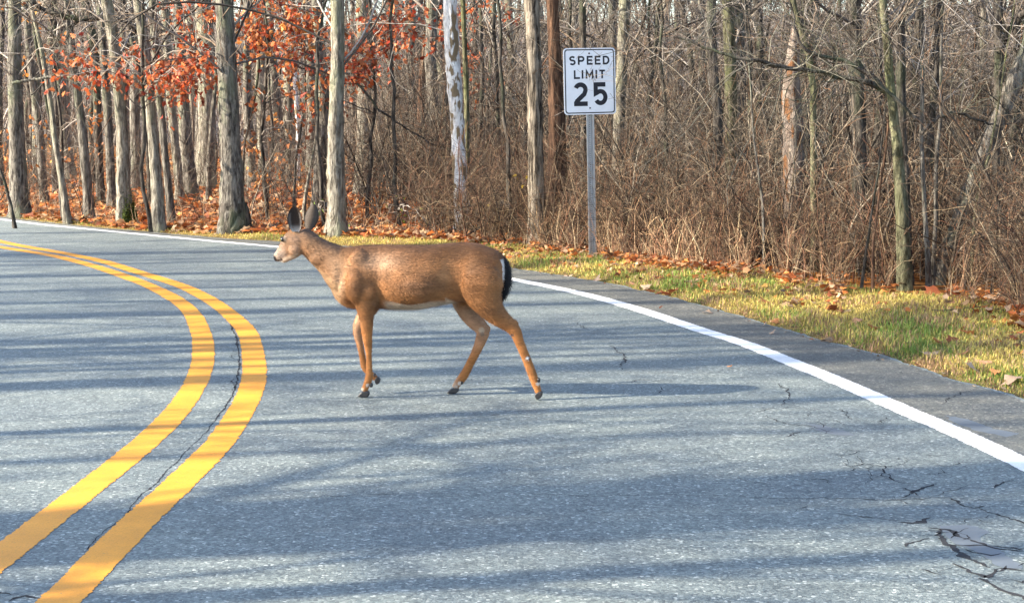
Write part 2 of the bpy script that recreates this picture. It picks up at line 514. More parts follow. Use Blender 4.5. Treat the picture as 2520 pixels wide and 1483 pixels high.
# asphalt slab: from the outer edge to the inner edge, with a ragged crumbling rim and 4 cm thickness
def resn(D, n):
    s = np.r_[0, np.cumsum(np.linalg.norm(np.diff(D, axis=0), axis=1))]
    u = np.linspace(0, s[-1], n); return np.stack([np.interp(u, s, D[:, 0]), np.interp(u, s, D[:, 1])], 1)
eo = resn(edge, 1600); io = resn(inner, 1600)
tt = np.gradient(eo, axis=0); tt /= np.linalg.norm(tt, axis=1, keepdims=True)
nn = np.stack([-tt[:, 1], tt[:, 0]], 1)
wob = np.convolve(rng.standard_normal(1600), np.ones(5) / 5, 'same') * 0.035 + np.convolve(rng.standard_normal(1600), np.ones(40) / 40, 'same') * 0.16
eo = eo + nn * wob[:, None]
V1, F1 = strip(eo, io, 0.0, 6)
V2, F2 = strip(eo, eo + nn * 0.015, 0.0, 2); V2[1::2, 2] = -0.07
V1, F1, _ = tube_join([(V1, F1), (V2, F2)])
road = add('road', make_mesh('road', V1, F1, M_ASPHALT, smooth=False)); tag(road, kind='structure')

sw = resn(wl, 1200); se = resn(np.vstack([edge]), 1200)
tw_ = np.gradient(sw, axis=0); tw_ /= np.linalg.norm(tw_, axis=1, keepdims=True); nw_ = np.stack([-tw_[:, 1], tw_[:, 0]], 1)
def nearest(Pq, D):
    D = resn(D, 2600); out = []
    for p in Pq: out.append(D[((D - p) ** 2).sum(1).argmin()])
    return np.array(out)
oe = nearest(sw, np.vstack([eo]))
Vs_, Fs_ = strip(sw + nw_ * .03, oe + (sw - oe) * .04, 0.0006, 4)
shoulder = add('road_shoulder', make_mesh('road_shoulder', Vs_, Fs_, M_SHOULDER, smooth=False)); tag(shoulder, kind='structure')

def line_mark(name, D, w, mat, label, z=0.0019, seed=1):
    r = np.random.default_rng(seed)
    D = resn(D, 5000)
    t = np.gradient(D, axis=0); t /= np.linalg.norm(t, axis=1, keepdims=True)
    n = np.stack([-t[:, 1], t[:, 0]], 1)
    j = lambda k, a: np.convolve(r.standard_normal(5000), np.ones(k) / k, 'same')[:, None] * a
    w0 = w / 2 + j(1, .0028) + j(6, .004) + j(90, .018); w1 = w / 2 + j(1, .0028) + j(6, .004) + j(90, .018)
    V, F = strip(D + n * w0, D - n * w1, z, 2)
    # slab edges
    o = add(name, make_mesh(name, V, F, mat, smooth=False), road)
    tag(o, label)
    return o
line_mark('yellow_line', yl_left, 0.150, M_YELLOW, 'inner solid yellow centre line', seed=5)
line_mark('yellow_line', yl_right, 0.155, M_YELLOW, 'outer solid yellow centre line', seed=6)
line_mark('white_line', wl, 0.150, M_WHITE, 'solid white edge line along the outside of the bend', seed=7)

# cracks and smooth patches
def cs(r, n, k): return np.convolve(r.standard_normal(n + k - 1), np.ones(k) / k, 'valid')
def crack(pts, w, seed, wob=1.0):
    r = np.random.default_rng(seed)
    P = np.array([G(x, y)[:2] for x, y in pts])
    D = resn(P, max(6, int(np.linalg.norm(np.diff(P, axis=0), axis=1).sum() / 0.018)))
    t = np.gradient(D, axis=0); t /= np.linalg.norm(t, axis=1, keepdims=True) + 1e-9
    n = np.stack([-t[:, 1], t[:, 0]], 1)
    j = cs(r, len(D), 4)[:, None]
    j2 = cs(r, len(D), 15)[:, None]
    D = D + n * (j * 0.016 + j2 * 0.05) * wob
    ww = w * (0.3 + 1.0 * np.abs(cs(r, len(D), 3)))[:, None]
    ww *= np.sin(np.linspace(0.05, math.pi - 0.05, len(D)))[:, None] ** 0.4
    return strip(D + n * ww, D - n * ww, 0.0014, 2)
CR = [
    ([(1500, 848), (1522, 862), (1535, 878), (1530, 895), (1520, 908)], .010),
    ([(1535, 878), (1512, 872)], .006), ([(1532, 890), (1545, 886)], .007),
    ([(1420, 792), (1440, 808), (1432, 800)], .005),
    ([(1560, 940), (1580, 932), (1615, 936), (1650, 934)], .006), ([(1622, 950), (1625, 970)], .006),
    ([(1905, 942), (1940, 955), (1938, 980), (1925, 998)], .009), ([(1860, 1012), (1905, 1005), (1945, 1000), (2010, 1008)], .005),
    ([(1885, 1020), (1920, 1040), (1990, 1048), (2050, 1062)], .008), ([(1940, 1075), (1975, 1062)], .007),
    ([(2060, 1005), (2080, 1020), (2095, 1030)], .006),
    ([(2165, 1140), (2190, 1168), (2215, 1185), (2255, 1190)], .008), ([(2222, 1222), (2250, 1208), (2265, 1196), (2300, 1188)], .009),
    ([(2325, 985), (2365, 965), (2400, 958)], .006), ([(2335, 975), (2318, 992)], .005),
    ([(1640, 1214), (1760, 1218), (1900, 1223), (2060, 1226), (2200, 1228), (2330, 1222), (2519, 1232)], .005),
    ([(1200, 1211), (1400, 1214), (1600, 1216), (1680, 1216)], .003),
    ([(2215, 1282), (2255, 1284), (2285, 1272)], .016), ([(2060, 1262), (2120, 1272), (2215, 1282)], .005),
    ([(2285, 1295), (2330, 1300), (2372, 1320)], .012), ([(2305, 1300), (2330, 1330), (2372, 1358), (2410, 1380), (2450, 1392)], .016),
    ([(2372, 1320), (2440, 1345), (2519, 1352)], .010), ([(2330, 1340), (2400, 1338), (2519, 1345)], .008),
    ([(2240, 1345), (2285, 1322)], .007), ([(2365, 1385), (2380, 1405), (2430, 1420), (2470, 1398), (2519, 1402)], .010),
    ([(2430, 1420), (2460, 1440), (2500, 1455), (2540, 1483)], .013), ([(2400, 1250), (2440, 1262), (2480, 1275), (2560, 1290)], .006),
    ([(2340, 1225), (2365, 1240), (2400, 1250), (2420, 1243)], .007), ([(2440, 1200), (2470, 1190), (2490, 1180)], .005),
    ([(1700, 1100), (1740, 1102), (1790, 1110)], .002), ([(2240, 1110), (2300, 1120), (2340, 1112)], .004),
    # seam between the two yellow lines
    ([(505, 731), (540, 760), (568, 798), (583, 836), (590, 880), (586, 925), (569, 980), (538, 1024), (500, 1070)], .011, .3),
    ([(500, 1070), (440, 1128), (400, 1172), (355, 1213), (300, 1268), (240, 1320), (190, 1370)], .005, .35),
    ([(560, 850), (580, 870), (588, 900)], .005), ([(570, 960), (582, 930)], .006),
    ([(0, 894), (130, 885), (260, 879)], .004), ([(20, 1478), (60, 1462), (100, 1475)], .010), ([(0, 1448), (45, 1455)], .008),
    ([(700, 1225), (900, 1214), (1100, 1212)], .0025),
    ([(1090, 905), (1180, 940), (1240, 948)], .003), ([(1650, 858), (1700, 868), (1760, 872)], .003),
]
rc = np.random.default_rng(404)
for k_ in range(46):
    f_ = rc.uniform(); px_, py_ = 1960 + 600 * f_ + rc.normal(0, 60), 1060 + 380 * f_ + rc.normal(0, 60)
    pp_ = [(px_, py_)]; a_ = rc.uniform(-.5, .9)
    for _ in range(rc.integers(2, 5)):
        a_ += rc.normal(0, .7); L_ = rc.uniform(12, 38); pp_.append((pp_[-1][0] + L_ * math.cos(a_), pp_[-1][1] + L_ * .4 * math.sin(a_)))
    CR.append((pp_, rc.uniform(.002, .006)))
for k_ in range(16):
    px_, py_ = rc.uniform(1000, 2300), rc.uniform(880, 1400)
    CR.append(([(px_, py_), (px_ + rc.uniform(15, 50), py_ + rc.uniform(-8, 14)), (px_ + rc.uniform(50, 90), py_ + rc.uniform(-10, 20))], rc.uniform(.0012, .003)))
cv = tube_join([crack(c_[0], c_[1] * (1.1 if c_[0][0][0] > 2180 and c_[0][0][1] > 1180 else .7), 100 + i, *c_[2:]) for i, c_ in enumerate(CR)])
ck = add('asphalt_crack', make_mesh('asphalt_crack', cv[0], cv[1], M_CRACK, smooth=False), road); ck['kind'] = 'stuff'

def patch(pts, seed):
    r = np.random.default_rng(seed)
    P = np.array([G(x, y)[:2] for x, y in pts])
    D = resn(np.vstack([P, P[:1]]), 48)[:-1]
    D += r.standard_normal(D.shape) * 0.006
    c = D.mean(0)
    from mathutils.geometry import tessellate_polygon
    V = np.c_[D, np.full(len(D), .0010)]
    return V, np.array(tessellate_polygon([[Vector(v) for v in V]]))
PT = [[(2310, 1292), (2395, 1290), (2440, 1305), (2405, 1325), (2455, 1345), (2490, 1378), (2515, 1395), (2475, 1400), (2440, 1382), (2400, 1355), (2345, 1335)],
      [(1985, 1040), (2030, 1046), (2075, 1058), (2110, 1070), (2060, 1070), (2010, 1058)],
      [(2325, 1020), (2380, 1030), (2450, 1055), (2510, 1065), (2480, 1075), (2400, 1058), (2340, 1035)],
      ]
pv = tube_join([patch(p, i) for i, p in enumerate(PT)])
pt = add('smooth_patch', make_mesh('smooth_patch', pv[0], pv[1], M_SEAL, smooth=False), road); pt['kind'] = 'stuff'

# ------------------------------------------------------------------ speed limit sign
def mat_sign(name, col, rough):
    m, nt, b = new_mat(name, rough, 0.4)
    v = mapped(nt, (1, 1, 1)); n = noise(nt, v, 7, 5)
    f = ramp(nt, n, [(0.3, (0.93,) * 3), (0.7, (1.02,) * 3)])
    nt.links.new(mixc(nt, 1.0, col, f, 'MULTIPLY'), b.inputs['Base Color'])
    return m
M_SIGNW = mat_sign('sign_white', (0.82, 0.86, 0.92), 0.45)
M_SIGNK = mat_sign('sign_black', (0.012, 0.014, 0.025), 0.5)
M_GALV = mat_simple('galvanised_steel', (0.46, 0.48, 0.50), 0.45, 0.5, 0.55, 0.15, 14)
M_BOLT = mat_simple('rusty_bolt', (0.05, 0.03, 0.025), 0.6, 0.4, 0.5)

SIGN_BASE = G(1456, 640)
SY = SIGN_BASE[1]
sign = empty('speed_limit_sign', (SIGN_BASE[0], SY, zat(SIGN_BASE[0], SY)), 'white SPEED LIMIT 25 sign on a grey steel channel post in the grass verge', 'road sign')
sign.rotation_euler = (0, rad(-1.45), rad(15))
ppm = (SIGN_BASE[1] and FOC / math.hypot(SY, CAM_H))      # px per metre there
sgs = 1.0
top_z = PX(1447, 118, SY)[2] - sign.location.z
bot_z = PX(1449, 281, SY)[2] - sign.location.z
SH = top_z - bot_z; SW = SH * 0.825
def bm_obj(name, bm, mat, parent, smooth=False, bevel=0.0):
    me = bpy.data.meshes.new(name); bm.to_mesh(me); bm.free(); me.materials.append(mat)
    if smooth:
        for p in me.polygons: p.use_smooth = True
    o = add(name, me, parent)
    if bevel:
        md = o.modifiers.new('bevel', 'BEVEL'); md.width = bevel; md.segments = 2
    return o
def rrect(w, h, r, n=8):
    pts = []
    for cx, cz, a0 in ((w / 2 - r, h / 2 - r, 0), (-w / 2 + r, h / 2 - r, 90), (-w / 2 + r, -h / 2 + r, 180), (w / 2 - r, -h / 2 + r, 270)):
        for k in range(n + 1):
            a = rad(a0 + 90 * k / n); pts.append((cx + r * math.cos(a), cz + r * math.sin(a)))
    return pts
def slab(bm, pts, y0, y1, cx=0, cz=0):
    a = [bm.verts.new((cx + x, y0, cz + z)) for x, z in pts]
    b = [bm.verts.new((cx + x, y1, cz + z)) for x, z in pts]
    bm.faces.new(a); bm.faces.new(b[::-1])
    for i in range(len(pts)): bm.faces.new((a[i - 1], a[i], b[i], b[i - 1]))
SCZ = (top_z + bot_z) / 2; PY = -0.045
bm = bmesh.new(); slab(bm, rrect(SW, SH, 0.040), PY, PY + 0.003, 0, SCZ)
bmesh.ops.recalc_face_normals(bm, faces=bm.faces)
panel = bm_obj('panel', bm, M_SIGNW, sign)
def ring(bm, o, i, y, cx, cz):
    a = [bm.verts.new((cx + x, y, cz + z)) for x, z in o]; b = [bm.verts.new((cx + x, y, cz + z)) for x, z in i]
    for k in range(len(o)): bm.faces.new((a[k - 1], a[k], b[k], b[k - 1]))
bm = bmesh.new()
u = SW / 1005.0                                   # metres per traced unit of the sign
ring(bm, rrect(SW - 44 * u, SH - 44 * u, .034), rrect(SW - 84 * u, SH - 84 * u, .026), PY - .0012, 0, SCZ)
bm_obj('border', bm, M_SIGNK, panel)
def arc(cx, cy, rx, ry, a0, a1, n=14):
    return [(cx + rx * math.cos(rad(a0 + (a1 - a0) * k / n)), cy - ry * math.sin(rad(a0 + (a1 - a0) * k / n))) for k in range(n + 1)]
def stroke(bm, pts, w, conv, y):
    P = np.array(pts, float); n = len(P)
    T = np.zeros_like(P)
    T[0] = P[1] - P[0]; T[-1] = P[-1] - P[-2]
    L, Rr = [], []
    for i in range(n):
        if i == 0: t = P[1] - P[0]; t = t / np.linalg.norm(t); m = np.array([-t[1], t[0]]); s = 1
        elif i == n - 1: t = P[-1] - P[-2]; t = t / np.linalg.norm(t); m = np.array([-t[1], t[0]]); s = 1
        else:
            a = P[i] - P[i - 1]; a /= np.linalg.norm(a); b = P[i + 1] - P[i]; b /= np.linalg.norm(b)
            na = np.array([-a[1], a[0]]); nb = np.array([-b[1], b[0]]); m = na + nb; m /= np.linalg.norm(m); s = 1 / max(0.35, float(m @ na))
        L.append(P[i] + m * w / 2 * s); Rr.append(P[i] - m * w / 2 * s)
    va = [bm.verts.new((conv(p)[0], y, conv(p)[1])) for p in L]; vb = [bm.verts.new((conv(p)[0], y, conv(p)[1])) for p in Rr]
    for i in range(n - 1): bm.faces.new((va[i], vb[i], vb[i + 1], va[i + 1]))
conv = lambda p: ((p[0] - 628) * u, SCZ - (p[1] - 750) * u)
h = 13
def glyph(name, strokes, w, label=None):
    bm = bmesh.new()
    for k, s in enumerate(strokes): stroke(bm, s, w, conv, PY - .0012 - .0002 * k)
    o = bm_obj(name, bm, M_SIGNK, panel)
    return o
W_ = 33
def L_E(x0, x1, y0, y1): return [[(x1, y0 + h), (x0 + h, y0 + h), (x0 + h, y1 - h), (x1, y1 - h)], [(x0 + h, (y0 + y1) / 2 - 3), (x1 - 12, (y0 + y1) / 2 - 3)]]
Ssh = arc(300, 330, 46, 30, 25, 180, 12) + arc(298, 332, 44, 33, 195, 262, 5) + arc(300, 402, 46, 37, 80, -155, 16)
Ssh = arc(300, 333, 44, 32, 30, 250, 18) + arc(301, 401, 45, 36, 75, -150, 20)
glyph('letter', [Ssh], W_)
glyph('letter', [[(422, 446), (422, 304), (480, 304)] + arc(480, 340, 36, 36, 80, -80, 12) + [(480, 376), (422, 376)]], W_)
glyph('letter', L_E(580, 690, 290, 446), W_)
glyph('letter', L_E(735, 845, 290, 446), W_)
glyph('letter', [[(904, 432), (904, 304), (945, 304)] + arc(945, 368, 56, 64, 80, -80, 14) + [(945, 432), (890, 432)]], W_)
glyph('letter', [[(339, 545), (339, 688), (440, 688)]], W_)
glyph('letter', [[(490, 545), (490, 701)]], W_)
glyph('letter', [[(568, 701), (568, 560), (626, 660), (684, 560), (684, 701)]], W_)
glyph('letter', [[(757, 545), (757, 701)]], W_)
glyph('letter', [[(815, 558), (925, 558)], [(870, 558), (870, 701)]], W_)
glyph('numeral', [arc(446, 902, 96, 92, 160, -25, 20) + [(515, 985), (430, 1060), (375, 1110), (350, 1160)], [(316, 1160), (580, 1160)]], 84)
glyph('numeral', [[(930, 812), (740, 812), (740, 975)] + arc(830, 1045, 96, 108, 128, -148, 26)], 82)
for zz in (SCZ - (240 - 750) * u, SCZ - (1240 - 750) * u):
    bm = bmesh.new(); bmesh.ops.create_cone(bm, cap_ends=True, segments=8, radius1=.010, radius2=.008, depth=.012)
    bmesh.ops.rotate(bm, verts=bm.verts, matrix=__import__('mathutils').Matrix.Rotation(rad(90), 3, 'X'))
    bmesh.ops.translate(bm, verts=bm.verts, vec=(-4 * u, PY - .006, zz))
    bm_obj('bolt', bm, M_BOLT, panel)
# channel post with a row of punched holes
bm = bmesh.new()
prof = [(-.046, -.038), (-.030, -.038), (-.016, -.008), (.016, -.008), (.030, -.038), (.046, -.038), (.046, -.034), (.033, -.034), (.019, -.004), (-.019, -.004), (-.033, -.034), (-.046, -.034)]
a = [bm.verts.new((x, y, -0.3)) for x, y in prof]; b = [bm.verts.new((x, y, top_z - .03)) for x, y in prof]
for i in range(len(prof)): bm.faces.new((a[i - 1], a[i], b[i], b[i - 1]))
bm.faces.new(b)
bmesh.ops.recalc_face_normals(bm, faces=bm.faces)
post = bm_obj('post', bm, M_GALV, sign)
bm = bmesh.new()
for k in range(int(top_z / 0.0254) - 2):
    z = 0.06 + k * 0.0254 * 1.0
    if z > bot_z: break
    v = [bm.verts.new((.0048 * math.cos(a_), -.0092, z + .0048 * math.sin(a_))) for a_ in np.linspace(0, 2 * math.pi, 7)[:-1]]
    bm.faces.new(v)
bm_obj('punched_hole', bm, M_SIGNK, post)['kind'] = 'stuff'

# ------------------------------------------------------------------ deer
DP = G(1300 / 1.7242 * .615 + 1040 * .615, 1385 / 1.7242 * .615 + 780 * .615)
DM = 1184.0
def dz(cy): return (1385 - cy) / DM
def dx(cx): return (cx - 1300) / DM
def loft(st, n=22, power=2.0, sub=6, vertical=False, egg=0.0):
    """st: (cx, cy, half_in_plane_px, half_depth_m, y_m)"""
    A = np.array([(dx(s[0]), dz(s[1]), s[2] / DM, s[3], s[4]) for s in st])
    Q = np.vstack([2 * A[0] - A[1], A, 2 * A[-1] - A[-2]])
    D = []
    for i in range(1, len(Q) - 2):
        for t in np.linspace(0, 1, sub, endpoint=False):
            p0, p1, p2, p3 = Q[i - 1:i + 3]
            D.append(0.5 * ((2 * p1) + (-p0 + p2) * t + (2 * p0 - 5 * p1 + 4 * p2 - p3) * t ** 2 + (-p0 + 3 * p1 - 3 * p2 + p3) * t ** 3))
    D.append(A[-1]); D = np.array(D); D[:, 2:4] = np.maximum(D[:, 2:4], .002)
    T = np.gradient(D[:, [0, 1]], axis=0); T /= np.linalg.norm(T, axis=1, keepdims=True) + 1e-9
    Nn = np.stack([-T[:, 1], T[:, 0]], 1)
    if vertical: Nn = np.tile([0, 1.0], (len(D), 1))
    a = np.arange(n) * 2 * math.pi / n
    ca, sa = np.cos(a), np.sin(a)
    ca2 = np.sign(ca) * np.abs(ca) ** (2 / power); sa2 = np.sign(sa) * np.abs(sa) ** (2 / power)
    V = np.zeros((len(D), n, 3))
    V[..., 0] = D[:, 0:1] + Nn[:, 0:1] * ca2 * D[:, 2:3]
    V[..., 2] = D[:, 1:2] + Nn[:, 1:2] * ca2 * D[:, 2:3]
    V[..., 1] = D[:, 4:5] + sa2 * (1 - egg * ca) * D[:, 3:4]
    k = len(D)
    idx = np.arange(k * n).reshape(k, n)
    F = [tuple(q) for q in np.stack([idx[:-1], np.roll(idx[:-1], -1, 1), np.roll(idx[1:], -1, 1), idx[1:]], -1).reshape(-1, 4)]
    F.append(tuple(idx[0][::-1])); F.append(tuple(idx[-1]))
    return V.reshape(-1, 3), F

YN, YF = -0.075, 0.075
lofts = [
    # torso
    loft([(1694, 500, 40, .03, 0), (1682, 505, 90, .07, 0), (1655, 520, 135, .11, 0), (1600, 528, 170, .14, 0), (1500, 525, 200, .155, 0), (1400, 525, 205, .125, 0), (1310, 534, 208, .128, 0),
          (1200, 550, 214, .170, 0), (1100, 560, 222, .178, 0), (1000, 562, 224, .175, 0), (900, 562, 224, .148, 0), (830, 560, 222, .125, 0), (720, 562, 220, .138, 0),
          (650, 558, 208, .120, 0), (600, 545, 190, .105, 0), (560, 525, 165, .09, 0), (530, 505, 135, .075, 0), (505, 490, 100, .05, 0)], 28, 2.15, 6, True, 0.12),
    # neck
    loft([(640, 560, 175, .10, 0), (560, 500, 155, .095, 0), (490, 448, 122, .080, 0), (430, 408, 102, .068, 0), (380, 372, 90, .060, 0), (335, 335, 84, .054, 0), (300, 305, 82, .050, .002), (268, 285, 68, .045, .004)], 20),
    # head
    loft([(312, 312, 62, .045, .004), (285, 314, 80, .054, .006), (240, 322, 88, .062, .010), (207, 345, 78, .059, .018), (177, 370, 66, .050, .028), (149, 395, 52, .039, .037), (123, 417, 42, .031, .046), (100, 435, 34, .027, .052), (84, 446, 24, .021, .056), (76, 450, 12, .012, .058)], 20),
    loft([(262, 365, 50, .045, .010), (225, 405, 36, .036, .016), (190, 430, 26, .028, .026), (155, 452, 20, .022, .036), (135, 461, 13, .016, .042), (124, 462, 8, .010, .044)], 14),
    # brisket
    loft([(530, 560, 60, .05, 0), (560, 650, 70, .06, 0), (610, 705, 70, .07, 0), (680, 725, 62, .08, 0), (780, 730, 55, .09, 0)], 16),
]
fr_near = [(690, 470, 95, .035, -.085), (705, 560, 100, .045, -.100), (722, 640, 98, .050, -.100), (735, 705, 82, .048, -.095), (742, 770, 64, .042, -.09), (746, 830, 52, .036, -.085), (748, 900, 44, .030, -.08), (750, 950, 37, .027, -.078), (753, 1000, 33, .026, -.076), (756, 1035, 28, .021, -.075),
           (759, 1085, 22, .016, -.075), (762, 1150, 21, .015, -.075), (762, 1205, 23, .016, -.075), (760, 1245, 28, .020, -.075), (750, 1280, 26, .020, -.075), (736, 1312, 24, .020, -.075), (724, 1345, 25, .020, -.075)]
fr_far = [(760, 700, 80, .045, .08), (745, 775, 62, .042, .08), (705, 830, 50, .036, .078), (675, 880, 43, .030, .076), (656, 930, 37, .027, .075), (655, 975, 31, .025, .075), (664, 1020, 26, .020, .074),
          (676, 1080, 23, .016, .073), (690, 1150, 24, .016, .072), (702, 1195, 30, .020, .072), (722, 1228, 26, .019, .071), (750, 1255, 22, .018, .070), (782, 1285, 22, .018, .070)]
hd_near = [(1510, 520, 130, .05, -.09), (1530, 600, 140, .06, -.105), (1560, 680, 125, .062, -.105), (1605, 760, 92, .052, -.100), (1655, 815, 70, .042, -.095), (1705, 855, 57, .033, -.09), (1745, 888, 48, .027, -.088), (1775, 925, 42, .025, -.086), (1792, 975, 36, .022, -.085),
           (1815, 1030, 33, .019, -.085), (1845, 1100, 32, .018, -.085), (1870, 1165, 32, .018, -.085), (1892, 1225, 32, .020, -.085), (1910, 1275, 30, .020, -.085), (1924, 1315, 25, .019, -.085), (1934, 1345, 23, .018, -.085)]
hd_far = [(1380, 640, 90, .05, .09), (1385, 720, 78, .052, .09), (1420, 800, 70, .045, .09), (1468, 868, 60, .036, .088), (1515, 915, 52, .029, .086), (1532, 955, 46, .026, .085), (1518, 1005, 41, .023, .085), (1492, 1070, 34, .019, .085),
          (1458, 1140, 31, .018, .085), (1420, 1215, 31, .018, .085), (1390, 1268, 33, .020, .085), (1358, 1305, 28, .020, .085), (1332, 1345, 24, .019, .085)]
lofts += [loft(s, 16, 2.0, 5) for s in (fr_near, fr_far, hd_near, hd_far)]
# point of hock / elbow / cheek masses
def ball(cx, cy, y, rx, rz, ry):
    return loft([(cx - rx, cy, 2, .002, y), (cx - rx * .8, cy, rz * .6, ry * .6, y), (cx - rx * .4, cy, rz * .92, ry * .92, y), (cx, cy, rz, ry, y), (cx + rx * .4, cy, rz * .92, ry * .92, y), (cx + rx * .8, cy, rz * .6, ry * .6, y), (cx + rx, cy, 2, .002, y)], 12, 2.0, 3, True)
lofts += [ball(1768, 862, -.088, 26, 24, .018), ball(1562, 930, .086, 24, 28, .018), ball(775, 720, -.10, 55, 60, .035), ball(245, 375, -.028, 45, 50, .028),
          ball(168, 302, -.030, 22, 16, .014), ball(610, 640, -.06, 60, 100, .062), ball(680, 610, -.105, 70, 130, .068), ball(700, 480, -.075, 80, 120, .050), ball(760, 655, -.104, 66, 80, .052), ball(1100, 600, -.10, 170, 135, .092), ball(1540, 590, -.092, 150, 160, .088), ball(430, 430, -.03, 90, 60, .045), ball(540, 540, -.05, 55, 110, .05)]
bm = bmesh.new()
for V, F in lofts:
    vs = [bm.verts.new(v) for v in V]
    for f in F: bm.faces.new([vs[i] for i in f])
bmesh.ops.recalc_face_normals(bm, faces=bm.faces)
me = bpy.data.meshes.new('tmp'); bm.to_mesh(me); bm.free()
tmp = bpy.data.objects.new('tmp', me); C.objects.link(tmp)
md = tmp.modifiers.new('r', 'REMESH'); md.mode = 'VOXEL'; md.voxel_size = 0.0062; md.use_smooth_shade = True
md = tmp.modifiers.new('s', 'SMOOTH'); md.iterations = 8; md.factor = 0.6
bpy.context.view_layer.update()
ev = tmp.evaluated_get(bpy.context.evaluated_depsgraph_get())
body_me = bpy.data.meshes.new_from_object(ev)
body_me.name = 'body'
bpy.data.objects.remove(tmp)
bpy.data.meshes.remove(me)
nv = len(body_me.vertices)
co = np.zeros(nv * 3, np.float32); body_me.vertices.foreach_get('co', co); co = co.reshape(-1, 3)
no = np.zeros(nv * 3, np.float32); body_me.vertices.foreach_get('normal', no); no = no.reshape(-1, 3)
cx = co[:, 0] * DM + 1300; cy = 1385 - co[:, 2] * DM; yy = co[:, 1]
def sm(x, a, b): t = np.clip((x - a) / (b - a), 0, 1); return t * t * (3 - 2 * t)
def lay(col, m, c): return col * (1 - m[:, None]) + np.array(c) * m[:, None]
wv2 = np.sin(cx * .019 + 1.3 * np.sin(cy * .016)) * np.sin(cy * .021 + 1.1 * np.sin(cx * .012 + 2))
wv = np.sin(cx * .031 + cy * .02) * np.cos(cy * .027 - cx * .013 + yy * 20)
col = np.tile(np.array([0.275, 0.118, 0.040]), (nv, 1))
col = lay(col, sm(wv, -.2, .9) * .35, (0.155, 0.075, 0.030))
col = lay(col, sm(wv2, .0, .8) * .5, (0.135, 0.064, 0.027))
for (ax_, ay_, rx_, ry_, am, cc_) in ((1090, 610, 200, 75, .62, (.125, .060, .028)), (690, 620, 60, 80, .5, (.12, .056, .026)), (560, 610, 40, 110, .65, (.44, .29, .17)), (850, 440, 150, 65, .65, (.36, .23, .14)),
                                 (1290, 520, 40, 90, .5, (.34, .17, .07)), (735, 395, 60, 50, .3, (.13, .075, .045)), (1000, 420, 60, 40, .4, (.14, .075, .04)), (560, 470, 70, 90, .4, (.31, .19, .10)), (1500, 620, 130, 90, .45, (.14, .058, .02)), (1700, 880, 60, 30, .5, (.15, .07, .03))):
    col = lay(col, np.exp(-((cx - ax_) / rx_) ** 2 - ((cy - ay_) / ry_) ** 2) * min(am * 1.35, .85), cc_)  # flank patches: coat variation mixed with broken tree shade put into the colour
col = lay(col, sm(no[:, 2], .2, .95) * (cy < 600) * .75, (0.135, 0.068, 0.033))                 # darker saddle along the back
neckm = (1 - sm(cx, 480, 640)) * (cy < 700)
col = lay(col, neckm * .5, (0.215, 0.135, 0.080))
topneck = (cx > 240) * (cx < 560) * (1 - sm(cy - (225 + (cx - 320) * .55), 10, 75))
col = lay(col, topneck * .9, (0.085, 0.055, 0.038))
col = lay(col, sm(cy, 800, 960) * .8, (0.34, 0.132, 0.033))                                    # warm tan legs
belly = sm(cy, 700, 735) * sm(cx, 850, 900) * (1 - sm(cx, 1290, 1380)) * (yy > -.13)
col = lay(col, belly * .92, (0.50, 0.40, 0.29))
groin = (cx > 1290) * (cx < 1660) * sm(cy - (722 + (cx - 1340) * .62), -12, 6) * (cy < 930) * (yy < .0) * (yy > -.15) * (cx < 1600)
col = lay(col, np.clip(groin, 0, 1) * .75, (0.52, 0.42, 0.30))
ham = sm(cx, 1652, 1676) * (cy > 430) * (cy < 720) * (np.abs(yy) < .07)
col = lay(col, ham * .9, (0.62, 0.58, 0.52))
head = (1 - sm(cx, 250, 300)) * (cy < 520)
col = lay(col, head * .65, (0.27, 0.165, 0.10))
col = lay(col, head * (1 - sm(cy, 235, 290)) * .8, (0.32, 0.155, 0.05))
mz = (1 - sm(np.hypot(cx - 118, (cy - 405) * 1.0), 25, 75)) * (cx < 190)
col = lay(col, mz * .7, (0.36, 0.29, 0.23))
col = lay(col, (1 - sm(np.hypot(cx - 145, cy - 372), 15, 45)) * .5, (0.36, 0.24, 0.16))
er = (1 - sm(np.hypot(cx - 158, cy - 304), 20, 36)); col = lay(col, er * .7, (0.42, 0.32, 0.22))
jaw = sm(cy - (470 - (cx - 140) * .35), -40, -14) * (cx < 270) * (cx > 110); col = lay(col, np.clip(jaw, 0, 1) * .6, (0.45, 0.36, 0.26))
thr = (cx > 265) * (cx < 560) * sm(cy - (430 + (cx - 270) * .72), -60, -15); col = lay(col, np.clip(thr, 0, 1) * .5, (0.40, 0.27, 0.15))
chin = (1 - sm(np.hypot(cx - 130, cy - 470), 10, 22)); col = lay(col, chin * .8, (0.62, 0.58, 0.52))
nose = (1 - sm(np.hypot(cx - 78, cy - 444), 17, 25)); col = lay(col, nose, (0.010, 0.009, 0.010))
mouth = (np.abs(cy - (452 + 8 * np.sin((cx - 80) / 20) * .3)) < 5) * (cx > 88) * (cx < 142); col = lay(col, mouth * .9, (0.03, 0.018, 0.014))
spot = (1 - sm(np.hypot(cx - 135, cy - 449), 8, 14)); col = lay(col, spot * .9, (0.05, 0.028, 0.02))
